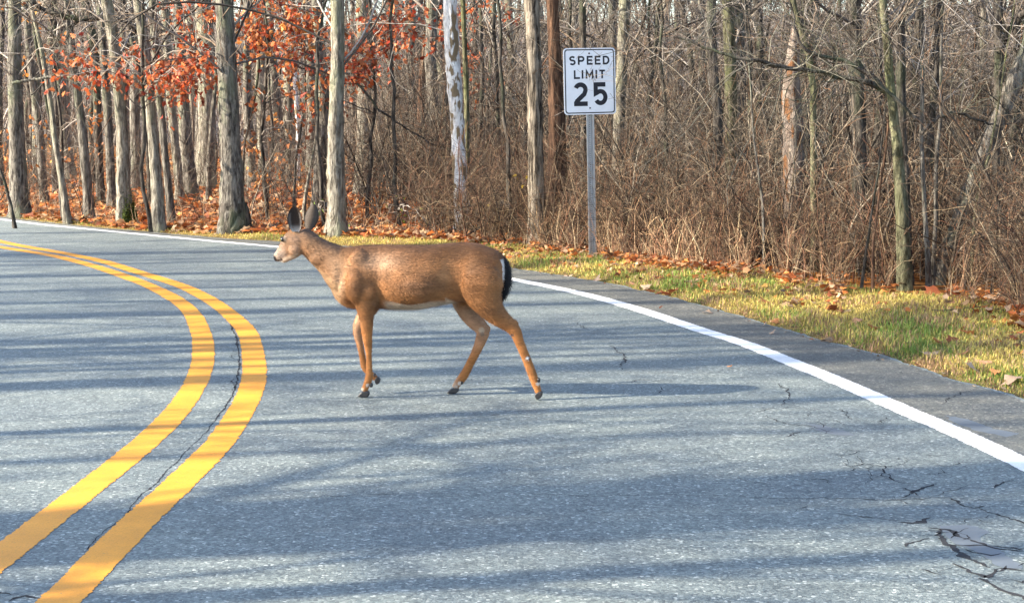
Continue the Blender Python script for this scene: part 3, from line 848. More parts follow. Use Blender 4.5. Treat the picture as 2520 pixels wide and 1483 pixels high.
# leg marks
for mx, my, r, c, side in ((1858, 1100, 20, (.09, .05, .03), -1), (1856, 1098, 13, (.75, .72, .66), -1), (1752, 940, 14, (.07, .04, .03), -1), (1525, 935, 26, (.42, .33, .22), 1), (1530, 962, 18, (.12, .06, .035), 1),
                           (1930, 1250, 13, (.03, .02, .02), -1), (1928, 1275, 14, (.62, .55, .45), -1), (1370, 1310, 18, (.60, .52, .42), 1), (1385, 1303, 9, (.03, .02, .02), 1),
                           (752, 1300, 14, (.60, .50, .38), -1), (1345, 1335, 16, (.45, .36, .27), 1), (715, 1330, 14, (.45, .34, .24), -1)):
    m = (1 - sm(np.hypot(cx - mx, cy - my), r * .6, r)) * (yy * side > 0)
    col = lay(col, m, c)
inner_leg = sm(no[:, 1] * np.sign(-yy), .35, .8) * (np.abs(yy) > .03) * (np.abs(yy) < .12) * sm(cy, 740, 800) * (1 - sm(cy, 950, 1150))
col = lay(col, inner_leg * .35, (0.42, 0.33, 0.24))
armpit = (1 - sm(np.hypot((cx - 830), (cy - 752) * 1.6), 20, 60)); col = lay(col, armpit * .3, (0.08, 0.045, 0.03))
legf = sm(cy, 760, 900)[:, None]
col = col * (np.array([.90, .92, .98]) * (1 - legf) + np.array([.88, .90, .98]) * legf)
body_me.materials.clear()
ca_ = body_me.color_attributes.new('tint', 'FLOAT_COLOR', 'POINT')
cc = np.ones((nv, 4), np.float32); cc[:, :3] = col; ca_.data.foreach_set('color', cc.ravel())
def mat_fur():
    m, nt, b = new_mat('deer_fur', 0.62, 0.22)
    at = N(nt, 'ShaderNodeAttribute', attribute_name='tint')
    v = mapped(nt, (26, 100, 170)); n = noise(nt, v, 1.0, 5, 0.65)
    v2 = mapped(nt, (5, 5, 9)); n2 = noise(nt, v2, 1.0, 3, 0.6)
    f = ramp(nt, n, [(0.25, (0.70,) * 3), (0.75, (1.30,) * 3)])
    f2 = ramp(nt, n2, [(0.3, (0.72, 0.70, 0.68)), (0.7, (1.26, 1.26, 1.28))])
    c = mixc(nt, 1.0, at.outputs['Color'], f, 'MULTIPLY'); c = mixc(nt, 1.0, c, f2, 'MULTIPLY')
    nt.links.new(c, b.inputs['Base Color'])
    bump(nt, b, n, 0.5, 0.006)
    return m
M_FUR = mat_fur()
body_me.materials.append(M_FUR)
for p in body_me.polygons: p.use_smooth = True
deer = empty('deer', (DP[0], DP[1], 0.004), 'brown white-tailed doe walking left across the road with its black tail down', 'deer')
deer.rotation_euler = (0, 0, rad(-4))
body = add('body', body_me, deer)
# fur fringe: fine hair tufts over the whole coat
frng = np.random.default_rng(11)
fpoly = np.array([p.center[:] for p in body_me.polygons]); farea = np.array([p.area for p in body_me.polygons]); fnor = np.array([p.normal[:] for p in body_me.polygons])
fv0 = np.array([p.vertices[0] for p in body_me.polygons])
NH = 90000
pi_ = frng.choice(len(fpoly), NH, p=farea / farea.sum())
st = fpoly[pi_] + frng.normal(0, .003, (NH, 3)); nr = fnor[pi_]
hx = st[:, 0] * DM + 1300; hy = 1385 - st[:, 2] * DM
isleg = sm(hy, 780, 900)
flow = np.stack([np.where(isleg > .5, .15, 1.0), np.zeros(NH), np.where(isleg > .5, -1.0, -.35)], 1)
hd_ = (hx < 300) & (hy < 500)
flow[hd_] = (1, 0, -.5)
flow -= (flow * nr).sum(1, keepdims=True) * nr; flow = nrm(flow)
hl = frng.uniform(.009, .018, NH) * (1 - .45 * isleg) * np.where(hd_, .5, 1.0) * np.where((hx < 100) & hd_, .2, 1)
bl = (hy > 725) & (hx > 850) & (hx < 1380) & (hy < 800); hl[bl] *= 1.7
tip = st + (flow * .92 + nr * .30 + frng.normal(0, .12, (NH, 3))) * hl[:, None]
sidev = nrm(np.cross(flow, nr)) * .0011
HV = np.stack([st - nr * .001 + sidev, st - nr * .001 - sidev, tip], 1).reshape(-1, 3)
HF = np.arange(NH * 3).reshape(-1, 3)
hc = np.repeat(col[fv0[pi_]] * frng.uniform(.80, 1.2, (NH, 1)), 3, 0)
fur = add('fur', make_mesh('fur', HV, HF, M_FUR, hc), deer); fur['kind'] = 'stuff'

bvh = BVHTree.FromPolygons([tuple(v) for v in co], [tuple(p.vertices) for p in body_me.polygons])
M_HOOF = mat_simple('hoof_horn', (0.018, 0.017, 0.019), 0.35, 0.5)
M_EYE = mat_simple('eye_black', (0.006, 0.004, 0.003), 0.08, 0.8)
def hoofs(prof, yc):
    bm = bmesh.new()
    for s in (-1, 1):
        pts = [(dx(px), dz(py)) for px, py in prof]
        c = np.mean(pts, 0)
        y0, y1 = yc + s * .0015, yc + s * .019
        ring_ = []
        for y, k in ((y0, .97), (yc + s * .006, 1.0), (yc + s * .015, .98), (y1, .80)):
            ring_.append([bm.verts.new((c[0] + (p[0] - c[0]) * k, y, c[1] + (p[1] - c[1]) * k)) for p in pts])
        bm.faces.new(ring_[0]); bm.faces.new(ring_[-1][::-1])
        for A, B in zip(ring_[:-1], ring_[1:]):
            for i in range(len(pts)): bm.faces.new((A[i - 1], A[i], B[i], B[i - 1]))
    bmesh.ops.recalc_face_normals(bm, faces=bm.faces)
    zmin = min(v.co.z for v in bm.verts)
    if zmin < 0.03:
        for v in bm.verts: v.co.z -= zmin
    return bm_obj('hoof', bm, M_HOOF, deer, False, .003)
hoofs([(678, 1384), (688, 1368), (706, 1350), (738, 1338), (760, 1346), (764, 1360), (757, 1378), (748, 1385)], YN)
hoofs([(772, 1296), (782, 1272), (802, 1272), (814, 1290), (808, 1312), (790, 1326), (778, 1316)], YF - .005)
hoofs([(1276, 1384), (1288, 1366), (1306, 1350), (1340, 1342), (1362, 1350), (1366, 1362), (1346, 1380), (1330, 1385)], .085)
hoofs([(1914, 1385), (1906, 1365), (1906, 1348), (1925, 1335), (1950, 1325), (1960, 1335), (1958, 1358), (1945, 1375), (1928, 1386)], -.085)
# dew claws
for (px, py, y) in ((775, 1302, YN), (1385, 1306, .085), (1932, 1252, -.085), (772, 1262, .07)):
    for s in (-1, 1):
        bm = bmesh.new(); bmesh.ops.create_uvsphere(bm, u_segments=8, v_segments=6, radius=1)
        bmesh.ops.scale(bm, verts=bm.verts, vec=(.009, .006, .013)); bmesh.ops.translate(bm, verts=bm.verts, vec=(dx(px), y + s * .011, dz(py)))
        bm_obj('dewclaw', bm, M_HOOF, deer, True)
# eye
def ball_obj(name, c, r, mat, parent, sc=(1, 1, 1)):
    bm = bmesh.new(); bmesh.ops.create_uvsphere(bm, u_segments=16, v_segments=10, radius=r)
    bmesh.ops.scale(bm, verts=bm.verts, vec=sc); bmesh.ops.translate(bm, verts=bm.verts, vec=c)
    return bm_obj(name, bm, mat, parent, True)
hit = bvh.ray_cast(Vector((dx(158), -1, dz(304))), Vector((0, 1, 0)))[0]
if hit is None: hit = Vector((dx(158), -.03, dz(304)))
ball_obj('eye', hit + Vector((0.001, .0070, 0)), .0135, M_EYE, deer, (.9, 1, 1.1))
hit2 = bvh.ray_cast(Vector((dx(153), 1, dz(302))), Vector((0, -1, 0)))[0] or Vector((dx(153), .05, dz(302)))
ball_obj('eye', hit2 - Vector((0, .006, 0)), .0115, M_EYE, deer, (.9, 1, 1.1))
# ears: cupped shells
def ear(base, tip, half, y0, y1, cup, inside, outside, lean):
    n, m = 20, 13
    bx, bz = dx(base[0]), dz(base[1]); tx, tz = dx(tip[0]), dz(tip[1])
    t = np.linspace(0, 1, n); vv = np.linspace(-1, 1, m)
    wprof = half / DM * np.interp(t, [0, .15, .4, .62, .82, .93, 1], [.45, .78, 1.0, .95, .68, .38, .03])
    ax = np.array([tx - bx, tz - bz]); L = np.linalg.norm(ax); ax /= L; pe = np.array([ax[1], -ax[0]])
    Vf, cf = [], []
    for side in (0, 1):
        for i in range(n):
            for j in range(m):
                w = wprof[i] * vv[j]
                yb = y0 + (y1 - y0) * t[i]
                dep = cup * (vv[j] ** 2) * wprof[i] * 1.1
                y = yb - dep + lean * w + (0.004 * side if side else 0) * (1 if cup > 0 else -1)
                Vf.append((bx + ax[0] * L * t[i] + pe[0] * w, y, bz + ax[1] * L * t[i] + pe[1] * w))
                ed = max(abs(vv[j]) - .72, 0) / .28; rim = max(ed, max(t[i] - .86, 0) / .14)
                if side == 0:
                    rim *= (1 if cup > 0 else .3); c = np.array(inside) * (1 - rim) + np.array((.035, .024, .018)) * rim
                    wh = max(0, 1 - t[i] / .28) * .8 + (.16 if abs(vv[j]) > .5 and t[i] < .7 else 0) * (1 - rim)
                    wh *= (1 if cup > 0 else 0); c = c * (1 - min(wh, .9)) + np.array((.42, .40, .38)) * min(wh, .9)
                else: c = np.array(outside) * (1 - rim * .7)
                cf.append(c)
    F = []
    for side in (0, 1):
        o = side * n * m
        for i in range(n - 1):
            for j in range(m - 1): F.append((o + i * m + j, o + i * m + j + 1, o + (i + 1) * m + j + 1, o + (i + 1) * m + j))
    B = n * m
    for i in range(n - 1):
        F.append((i * m, (i + 1) * m, B + (i + 1) * m, B + i * m)); F.append((i * m + m - 1, (i + 1) * m + m - 1, B + (i + 1) * m + m - 1, B + i * m + m - 1))
    for j in range(m - 1):
        F.append(((n - 1) * m + j, (n - 1) * m + j + 1, B + (n - 1) * m + j + 1, B + (n - 1) * m + j))
    return add('ear', make_mesh('ear', Vf, F, M_FUR, np.array(cf)), deer)
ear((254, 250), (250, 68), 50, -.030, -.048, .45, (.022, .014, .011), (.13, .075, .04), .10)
ear((322, 240), (358, 64), 50, .045, .075, -.45, (.27, .155, .090), (.06, .045, .035), -.1)
# tail
tl = loft([(1632, 405, 20, .020, 0), (1662, 430, 28, .026, 0), (1686, 470, 33, .030, 0), (1698, 530, 36, .034, 0), (1700, 590, 34, .034, 0), (1688, 640, 27, .028, 0), (1670, 680, 15, .018, 0), (1658, 697, 4, .006, 0)], 16, 2, 5)
V = tl[0]; tcx = V[:, 0] * DM + 1300; tcy = 1385 - V[:, 2] * DM
cent = np.interp(tcy, [405, 430, 470, 530, 590, 640, 680, 697], [1632, 1662, 1686, 1698, 1700, 1688, 1670, 1658])
tc = np.tile(np.array((.012, .011, .012)), (len(V), 1))
tc = lay(tc, 1 - sm(tcx - cent, -27, -15), (.70, .68, .66))
tc = lay(tc, 1 - sm(tcy, 400, 440), (.10, .055, .03))
bm = bmesh.new(); vs = [bm.verts.new(v) for v in V]
for f in tl[1]: bm.faces.new([vs[i] for i in f])
bmesh.ops.recalc_face_normals(bm, faces=bm.faces)
me = bpy.data.meshes.new('tail'); bm.to_mesh(me); bm.free()
a_ = me.color_attributes.new('tint', 'FLOAT_COLOR', 'POINT'); cc = np.ones((len(V), 4), np.float32); cc[:, :3] = tc; a_.data.foreach_set('color', cc.ravel())
for p in me.polygons: p.use_smooth = True
me.materials.append(M_FUR)
tail = add('tail', me, deer)
tp = np.array([p.center[:] for p in me.polygons if len(p.vertices) == 4]); tn = np.array([p.normal[:] for p in me.polygons if len(p.vertices) == 4]); t0 = np.array([p.vertices[0] for p in me.polygons if len(p.vertices) == 4])
NT = 5000; q = frng.integers(0, len(tp), NT)
st = tp[q] + frng.normal(0, .006, (NT, 3)); fl = nrm(np.stack([np.full(NT, .1), np.zeros(NT), np.full(NT, -1.)], 1)); nr = tn[q]
lft = (nr[:, 0] < -.3)
tip = st + (fl * .8 + nr * np.where(lft, .55, .35)[:, None] + frng.normal(0, .12, (NT, 3))) * frng.uniform(.015, .034, (NT, 1))
sv = nrm(np.cross(fl, nr)) * .0014
hc = np.repeat(tc[t0[q]] * frng.uniform(.6, 1.3, (NT, 1)), 3, 0)
tf = add('tail_fur', make_mesh('tail_fur', np.stack([st + sv, st - sv, tip], 1).reshape(-1, 3), np.arange(NT * 3).reshape(-1, 3), M_FUR, hc), tail); tf['kind'] = 'stuff'

# ------------------------------------------------------------------ trees
PAL_TWIG = [(.17, .145, .125), (.26, .235, .21), (.10, .088, .080), (.20, .15, .11), (.05, .044, .04), (.32, .295, .27)]
PAL_FAR = [(.14, .13, .13), (.20, .19, .19), (.10, .09, .09), (.19, .145, .125), (.28, .26, .255)]
PAL_RED = [(.30, .10, .05), (.22, .08, .04), (.42, .070, .022), (.56, .13, .040), (.30, .040, .018), (.52, .17, .060), (.62, .24, .10)]
PAL_OR = [(.50, .20, .05), (.40, .13, .03), (.55, .28, .09), (.30, .10, .03)]

def trunk_curve(pts, Y, lift=9.0, n=46, rng=None):
    P = np.array([PX(x, y, Y) for x, y, w in pts])
    Wd = np.array([w * KD / FOC * math.hypot(Y, 0.5) / 2 for x, y, w in pts])
    # extend beyond the top of the frame
    d = P[0] - P[1]; d /= np.linalg.norm(d)
    d = nrm(d * .6 + np.array([0, 0, .5]))
    top = [P[0] + d * lift, P[0] + d * lift * .5]
    P = np.vstack([top, P]); Wd = np.r_[Wd[0] * .35, Wd[0] * .75, Wd]
    P = P[::-1]; Wd = Wd[::-1]
    s = np.r_[0, np.cumsum(np.linalg.norm(np.diff(P, axis=0), axis=1))]
    # more samples low down
    uu = np.r_[np.linspace(0, s[-3], n - 10, endpoint=False), np.linspace(s[-3], s[-1], 10)]
    Q = np.stack([np.interp(uu, s, P[:, k]) for k in range(3)], 1); R = np.interp(uu, s, Wd)
    for _ in range(3): Q[1:-1] = (Q[:-2] + Q[1:-1] * 2 + Q[2:]) / 4
    return Q, R, P, s

def tree_from(name, pts, Y, mat, label, cat='tree', seed=0, limbs=10, leafn=0, pal=PAL_RED, base=None, lift=9.0, low=1.2, limb_len=(1.2, 3.5), twig_pal=PAL_TWIG, flare=1.35, group=None, leaf_z=None, twigs=None, leafsize=.11):
    r = np.random.default_rng(1000 + seed)
    Q, R, P, s = trunk_curve(pts, Y, lift)
    bx, by = P[0][0], P[0][1]
    z0 = zat(bx, by) - .08
    if Q[0, 2] > z0:                                 # carry the trunk down to the soil
        d = Q[0] - Q[3]; d /= np.linalg.norm(d); d = nrm(d + np.array([0, 0, -.5]))
        k = (Q[0, 2] - z0) / -d[2]
        Q = np.vstack([Q[0] + d * k, Q[0] + d * k * .5, Q]); R = np.r_[R[0] * 1.1, R[0] * 1.04, R]
        bx, by = Q[0][0], Q[0][1]
    R = R * (1 + (flare - 1) * np.exp(-np.maximum(Q[:, 2] - z0, 0) / .22))
    Q[:, 1] += np.cumsum(r.standard_normal(len(Q))) * .008
    root = empty(name, (bx, by, z0), label, cat, group)
    loc = np.array([bx, by, z0])
    sides = 16 if R.max() > .08 else 9
    lump = 1 + .05 * r.standard_normal((1, len(Q), sides))
    # ridge pattern keeps per side
    V, F = tubes((Q - loc)[None], R[None], sides, r, 0.06)
    add('trunk', make_mesh('trunk', V, F, mat), root)
    Qb, Rb = (Q - loc)[None], R[None]
    tlow = np.searchsorted(Q[:, 2] - z0, low) / (len(Q) - 1)
    if limbs:
        L1, R1 = spawn(Qb, Rb, limbs, limb_len, (.6, 1.4), 9, r, rf=.30, tr=(min(tlow, .9), 1), up=.15, jit=.14, taper=.35, rmin=.004)
        R1 = np.minimum(R1, .016)
        nt_ = twigs if twigs is not None else limbs * 8
        L2, R2 = spawn(L1, R1, nt_, (.35, 1.3), (.4, 1.1), 6, r, rf=.55, jit=.2, rmin=.0022)
        L3, R3 = spawn(L2, R2, nt_ * 2, (.15, .55), (.4, 1.1), 4, r, rf=.6, jit=.2, rmin=.0018)
        parts = []
        for (q, rr, sd) in ((L1, R1, 5), (L2, R2, 3), (L3, R3, 3)):
            V, F = tubes(q, rr, sd); parts.append((V, F, tints(q.shape[1] * sd, len(q), twig_pal, r)))
        V, F, cl = tube_join(parts)
        b = add('branches', make_mesh('branches', V, F, M_TWIG, cl), root); b['kind'] = 'stuff'
    return root, loc, Q, R

def d2(pts): return pts
def c2(l): return [(x * .41484, y * .41484, w * .41484) for x, y, w in l]          # left crop -> picture
def c3(l): return [(615 + x * .41484, y * .41484, w * .41484) for x, y, w in l]
def c4(l): return [(1230 + x * .4767, y * .4767, w * .4767) for x, y, w in l]
def c5(l): return [(1845 + x * .4979, y * .4979, w * .4979) for x, y, w in l]
def depth(p): return G(p[-1][0], p[-1][1], 0.0)[1]

T = []
def front(pts, mat, label, Y=None, **kw):
    Yv = depth(pts) if Y is None else Y
    T.append((pts, Yv, mat, label, kw))
front(c2([(80, 0, 72), (85, 300, 78), (95, 700, 88), (105, 1000, 100), (115, 1285, 118)]), M_BARK_GREY, 'thick straight grey trunk nearest the left edge of the woods', limbs=10)
front(c2([(150, 20, 42), (180, 400, 44), (235, 800, 46), (268, 1262, 50)]), M_BARK_GREY, 'medium grey trunk just behind the slender leaning pale trunk at far left', Y=31)
front(c2([(195, 60, 20), (235, 200, 25), (295, 520, 30), (325, 800, 33), (372, 1100, 40), (402, 1322, 50)]), M_BARK_PALE, 'slender pale trunk leaning left at the road edge, closest of the left trees', limbs=8)
front(c2([(180, 0, 14), (215, 240, 18), (260, 480, 18), (300, 750, 16), (345, 1000, 18), (372, 1250, 22)]), M_BARK_DARK, 'thin crooked dark stem twisting beside the slender pale trunk', Y=26.5)
front(c2([(392, 0, 38), (435, 380, 44), (490, 800, 52), (515, 1100, 56), (527, 1310, 66)]), M_BARK_GREY, 'grey trunk with dark upper bark standing left of two close trunks')
front(c2([(505, 0, 62), (545, 200, 58), (575, 400, 46), (585, 800, 46), (600, 1262, 50)]), M_BARK_DARK, 'dark trunk bending left towards its top behind the red leaves', Y=30)
front(c2([(590, 0, 42), (612, 300, 46), (638, 700, 50), (655, 1000, 52), (668, 1285, 60)]), M_BARK_GREY, 'straight grey trunk directly left of the moss-footed trunk', Y=29)
front(c2([(632, 0, 62), (662, 160, 66), (695, 380, 68), (722, 750, 70), (732, 1050, 80), (745, 1338, 98)]), M_BARK_PALE, 'stout pale trunk with green moss round its foot')
front(c2([(735, 0, 24), (770, 150, 30), (810, 330, 30), (850, 560, 28), (880, 900, 26), (890, 1290, 30)]), M_BARK_DARK, 'thin dark trunk curving between the moss-footed trunk and its right neighbour', Y=29)
front(c2([(812, 0, 56), (850, 250, 60), (880, 550, 62), (905, 850, 64), (925, 1100, 68), (940, 1366, 84)]), M_BARK_PALE, 'pale trunk leaning left second to the right of the moss-footed trunk')
front(c2([(905, 0, 46), (918, 200, 44), (945, 560, 44), (980, 900, 42), (1005, 1150, 44), (1022, 1345, 50)]), M_BARK_GREY, 'grey trunk close behind and right of the leaning pale trunk')
front(c2([(975, 0, 46), (1000, 450, 50), (1030, 800, 52), (1058, 1050, 50), (1075, 1285, 54)]), M_BARK_PALE, 'pale greenish trunk half hidden by the red leaf spray', Y=30)
front(c2([(1055, 0, 64), (1078, 400, 66), (1102, 800, 74), (1125, 1050, 80), (1142, 1285, 88)]), M_BARK_GREY, 'broad bluish grey trunk one place left of the biggest trunk', Y=32)
front(c2([(1282, 480, 26), (1258, 700, 28), (1240, 950, 30), (1230, 1290, 36)]), M_BARK_GREY, 'thin pole of a tree almost touching the biggest trunk on its left', Y=30)
front(c2([(1332, 0, 106), (1338, 250, 108), (1355, 600, 116), (1370, 900, 124), (1378, 1150, 140), (1385, 1388, 160)]), M_BARK_GREY, 'biggest trunk by the road, grey with a dark swollen base', limbs=9)
front(c3([(246, 0, 30), (252, 130, 26), (268, 500, 24), (285, 780, 24), (290, 1250, 28)]), M_BARK_SYC, 'thin whitish trunk behind the red leaves left of the deer ears', Y=44)
front(c3([(395, 0, 66), (408, 250, 66), (440, 650, 68), (425, 900, 76), (405, 1150, 84), (402, 1400, 96)]), M_BARK_GREY, 'shadowed grey trunk standing directly behind the deer ears', Y=27)
front(c3([(520, 0, 76), (522, 250, 80), (515, 600, 88), (508, 900, 96), (512, 1150, 106), (517, 1415, 122)]), M_BARK_PALE, 'pale flaky trunk just right of the deer ears', limbs=8)
front(c3([(828, 30, 26), (840, 300, 24), (848, 560, 22), (850, 1250, 26)]), M_BARK_DARK, 'thin dark trunk midway between the flaky trunk and the white sycamore', Y=42)
front(c3([(1105, 0, 70), (1070, 200, 66), (1030, 380, 52), (1012, 640, 44), (1010, 1290, 46)]), M_BARK_RED, 'dark reddish leaning trunk left of the white sycamore', Y=34)
front(c3([(1185, 0, 84), (1192, 200, 88), (1208, 450, 88), (1228, 700, 82), (1240, 950, 84), (1262, 1360, 96)]), M_BARK_SYC, 'white sycamore trunk with peeling brown patches', Y=22.9, limbs=3, low=3.0)
front(c3([(1262, 0, 30), (1275, 300, 30), (1285, 600, 30), (1290, 1350, 34)]), M_BARK_MOSS, 'slim greenish trunk touching the white sycamore on its right', Y=23.5)
front(c4([(163, 0, 78), (175, 300, 76), (182, 700, 76), (192, 1150, 92)]), M_BARK_SHAG, 'shaggy trunk of long bark strips left of the speed sign', Y=20.6, limbs=3, low=3.2)
front(c4([(268, 0, 60), (285, 300, 66), (295, 700, 92), (300, 1150, 104)]), M_BARK_RED, 'reddish brown trunk hard against the left side of the speed sign', Y=21.2, limbs=3, low=3.2)
front(c4([(425, 0, 36), (430, 300, 36), (435, 1150, 42)]), M_BARK_DARK, 'narrow dark trunk rising straight above the speed sign', Y=22)
front(c4([(645, 0, 58), (632, 250, 58), (612, 650, 56), (605, 1150, 60)]), M_BARK_PALE, 'pale cream grey trunk just right of the speed sign', Y=22)
front(c4([(815, 80, 22), (800, 250, 24), (760, 600, 26), (740, 1150, 30)]), M_BARK_DARK, 'thin dark leaning trunk in the brush right of the pale cream grey trunk', Y=22)
front(c4([(1178, 0, 62), (1188, 300, 60), (1192, 650, 60), (1195, 1150, 66)]), M_BARK_MOSS, 'greenish grey trunk behind the arching branch', Y=20)
front(c5([(232, 110, 34), (218, 250, 60), (205, 420, 90), (215, 620, 100), (220, 1180, 110)]), M_SNAG, 'dead broken trunk of bare splintered wood with an orange scar', Y=17.6, lift=.01, limbs=0)
front(c5([(205, 0, 30), (270, 200, 32), (312, 420, 34), (312, 700, 32), (318, 1250, 36)]), M_BARK_MOSS, 'olive trunk crossing in front of the dead broken trunk', Y=16.8)
front(c5([(520, 250, 70), (535, 450, 70), (545, 800, 72), (548, 1250, 80)]), M_BARK_DARK, 'dark ivy green trunk behind the brush left of the twin trunks', Y=16.8)
front(c5([(648, 0, 32), (668, 180, 40), (700, 480, 44), (728, 760, 52), (748, 1050, 60), (768, 1470, 72)]), M_BARK_MOSS, 'mossy lit front trunk of the close pair at right', limbs=10, Y=14.9)
front(c5([(742, 0, 56), (742, 300, 50), (752, 600, 42), (772, 900, 38), (790, 1420, 40)]), M_BARK_DARK, 'darker rear trunk of the close pair at right', Y=15.5, limbs=8)
front(c5([(848, 0, 14), (850, 350, 16), (845, 650, 20), (862, 1000, 22), (885, 1450, 30)]), M_BARK_GREY, 'wavy grey sapling first to the right of the close pair', Y=15.0, limbs=9, limb_len=(.6, 1.8))
front(c5([(965, 0, 14), (948, 350, 16), (952, 560, 18), (922, 850, 20), (918, 1100, 20), (898, 1440, 26)]), M_BARK_GREY, 'second wavy grey sapling from the close pair, leaning right', Y=15.3, limbs=9, limb_len=(.6, 1.8))
front(c5([(1228, 0, 46), (1226, 250, 42), (1225, 600, 36), (1215, 900, 34), (1218, 1250, 38)]), M_BARK_DARK, 'upright dark trunk crossing the slanting trunk near the right edge', Y=16)
front(c5([(1420, 180, 90), (1330, 360, 84), (1220, 620, 72), (1110, 880, 66), (1030, 1090, 62), (950, 1300, 60)]), M_BARK_GREY, 'large slanting trunk leaning right at the right edge', Y=15.6, limbs=0)
front(c5([(672, 540, 8), (640, 800, 11), (600, 1050, 12), (548, 1440, 16)]), M_BARK_DARK, 'thin slanting stem left of the close pair', Y=15.0, lift=.8, limbs=3, limb_len=(.4, 1.0))
front(c5([(690, 500, 8), (680, 700, 12), (645, 950, 13), (608, 1200, 13), (605, 1440, 16)]), M_BARK_RED, 'thin reddish stem bending just left of the close pair', Y=14.9, lift=.8, limbs=3, limb_len=(.4, 1.0))
front(c5([(1180, 730, 12), (1120, 950, 16), (1095, 1200, 18), (1090, 1420, 20)]), M_BARK_MOSS, 'short green sapling in front of the slanting trunk', Y=15.0, lift=1.5, limbs=5, limb_len=(.5, 1.5))
front(c5([(20, 700, 10), (40, 850, 12), (62, 1000, 14), (75, 1380, 18)]), M_BARK_GREY, 'short forked grey sapling in the brush right of the sign', Y=16.6, lift=1.5, limbs=6, limb_len=(.5, 1.6))
front(c2([(-40, 900, 16), (20, 1060, 18), (75, 1275, 22)]), M_BARK_DARK, 'thin black stem leaning left at the very left edge', Y=24.8, lift=3, limbs=3)
front(c3([(325, 350, 10), (330, 600, 12), (300, 780, 14), (268, 950, 16), (255, 1350, 18)]), M_BARK_DARK, 'thin forked dark sapling left of the deer ears', Y=26, limbs=5, limb_len=(.6, 1.6))
front(c3([(395, 780, 10), (360, 980, 18), (335, 1120, 20), (320, 1230, 22), (332, 1380, 22)]), M_BARK_PALE, 'short slanting greenish stem above the deer ears', Y=25, lift=1.0, limbs=3, limb_len=(.5, 1.4))
front(c2([(1520, 0, 16), (1535, 400, 16), (1505, 620, 14), (1445, 860, 14), (1440, 1340, 18)]), M_BARK_DARK, 'thin dark sapling just right of the biggest trunk', Y=26.5, limbs=7, limb_len=(.6, 1.8))

for k, (pts, Yv, mat, label, kw) in enumerate(T):
    nm = 'tree' if max(p[2] for p in pts) > 12 else 'sapling'
    if 'sycamore' in label: nm = 'sycamore_tree'
    if 'dead' in label: nm = 'dead_tree'
    kw.setdefault('limbs', 7)
    kw.setdefault('low', 2.2)
    root, loc, Q, R = tree_from(nm, pts, Yv, mat, label, 'tree', seed=k, **kw)
    if 'moss round its foot' in label:
        r = np.random.default_rng(5)
        n = 2600; a = r.uniform(-1.6, 1.4, n); z = np.abs(r.normal(0, .18, n)); rr = np.interp(z, [0, .5], [.175, .12])
        pp = np.stack([np.cos(a) * rr + .0, np.sin(a) * rr - .0, z + .05], 1)
        V, F, cl = leaves(pp, .03, 'plain', r, [(.09, .13, .02), (.14, .19, .03), (.06, .08, .02)], var=.3)
        mo = add('moss', make_mesh('moss', V, F, M_LEAF, cl), root); mo['kind'] = 'stuff'
    if 'swollen base' in label:
        r = np.random.default_rng(6)
        n = 30; a = np.arange(n) * 2 * math.pi / n
        rows = []
        for z, s_ in ((0, .235), (.08, .245), (.2, .236), (.32, .222), (.42, .204), (.5, .185)):
            rr = s_ * (1 + .05 * np.sin(a * 3 + z * 6) + .04 * r.standard_normal(n))
            rows.append(np.stack([np.cos(a) * rr + .01, np.sin(a) * rr, np.full(n, z)], 1))
        V = np.concatenate(rows); i = np.arange(len(V)).reshape(6, n)
        F = np.stack([i[:-1], np.roll(i[:-1], -1, 1), np.roll(i[1:], -1, 1), i[1:]], -1).reshape(-1, 4)
        add('root_burl', make_mesh('root_burl', V, F, M_BARK_DARK), root)

# big arching limbs traced at the top left and on the right
def limb_thing(name, pts, Y, label, seed, mat, tw=60):
    r = np.random.default_rng(seed)
    P = np.array([PX(x, y, Y + dy) for x, y, w, dy in pts]); W = np.array([w * KD / FOC * Y / 2 for x, y, w, dy in pts])
    s = np.r_[0, np.cumsum(np.linalg.norm(np.diff(P, axis=0), axis=1))]; uu = np.linspace(0, s[-1], 30)
    Q = np.stack([np.interp(uu, s, P[:, k]) for k in range(3)], 1)
    for _ in range(4): Q[1:-1] = (Q[:-2] + Q[1:-1] * 2 + Q[2:]) / 4
    Q[1:-1] += r.standard_normal((28, 3)) * .008
    R = np.interp(uu, s, W)
    L2, R2 = spawn(Q[None], R[None], tw // 3, (.4, 1.6), (.6, 1.4), 8, r, rf=.35, jit=.16, rmin=.0028, up=.1)
    L3, R3 = spawn(L2, R2, tw * 1, (.15, .7), (.5, 1.2), 5, r, rf=.6, jit=.2, rmin=.0018)
    return Q, R, (L2, R2, L3, R3)
def attach_limb(label_part, pts, Y, seed, mat=M_BARK_DARK, tw=60):
    root = next(o for o in bpy.data.objects if o.parent is None and o.get('label', '').startswith(label_part))
    Q, R, (L2, R2, L3, R3) = limb_thing('limb', pts, Y, None, seed, mat, tw)
    r = np.random.default_rng(seed + 1); loc = np.array(root.location)
    V, F = tubes((Q - loc)[None], R[None], 8, r, .05)
    lo = add('limb', make_mesh('limb', V, F, mat), root)
    parts = []
    for q, rr in ((L2, R2), (L3, R3)):
        V, F = tubes(q - loc, rr, 3); parts.append((V, F, tints(q.shape[1] * 3, len(q), [(.10, .10, .07), (.16, .15, .12), (.07, .065, .05)], r)))
    V, F, cl = tube_join(parts)
    t_ = add('twigs', make_mesh('twigs', V, F, M_TWIG, cl), lo); t_['kind'] = 'stuff'
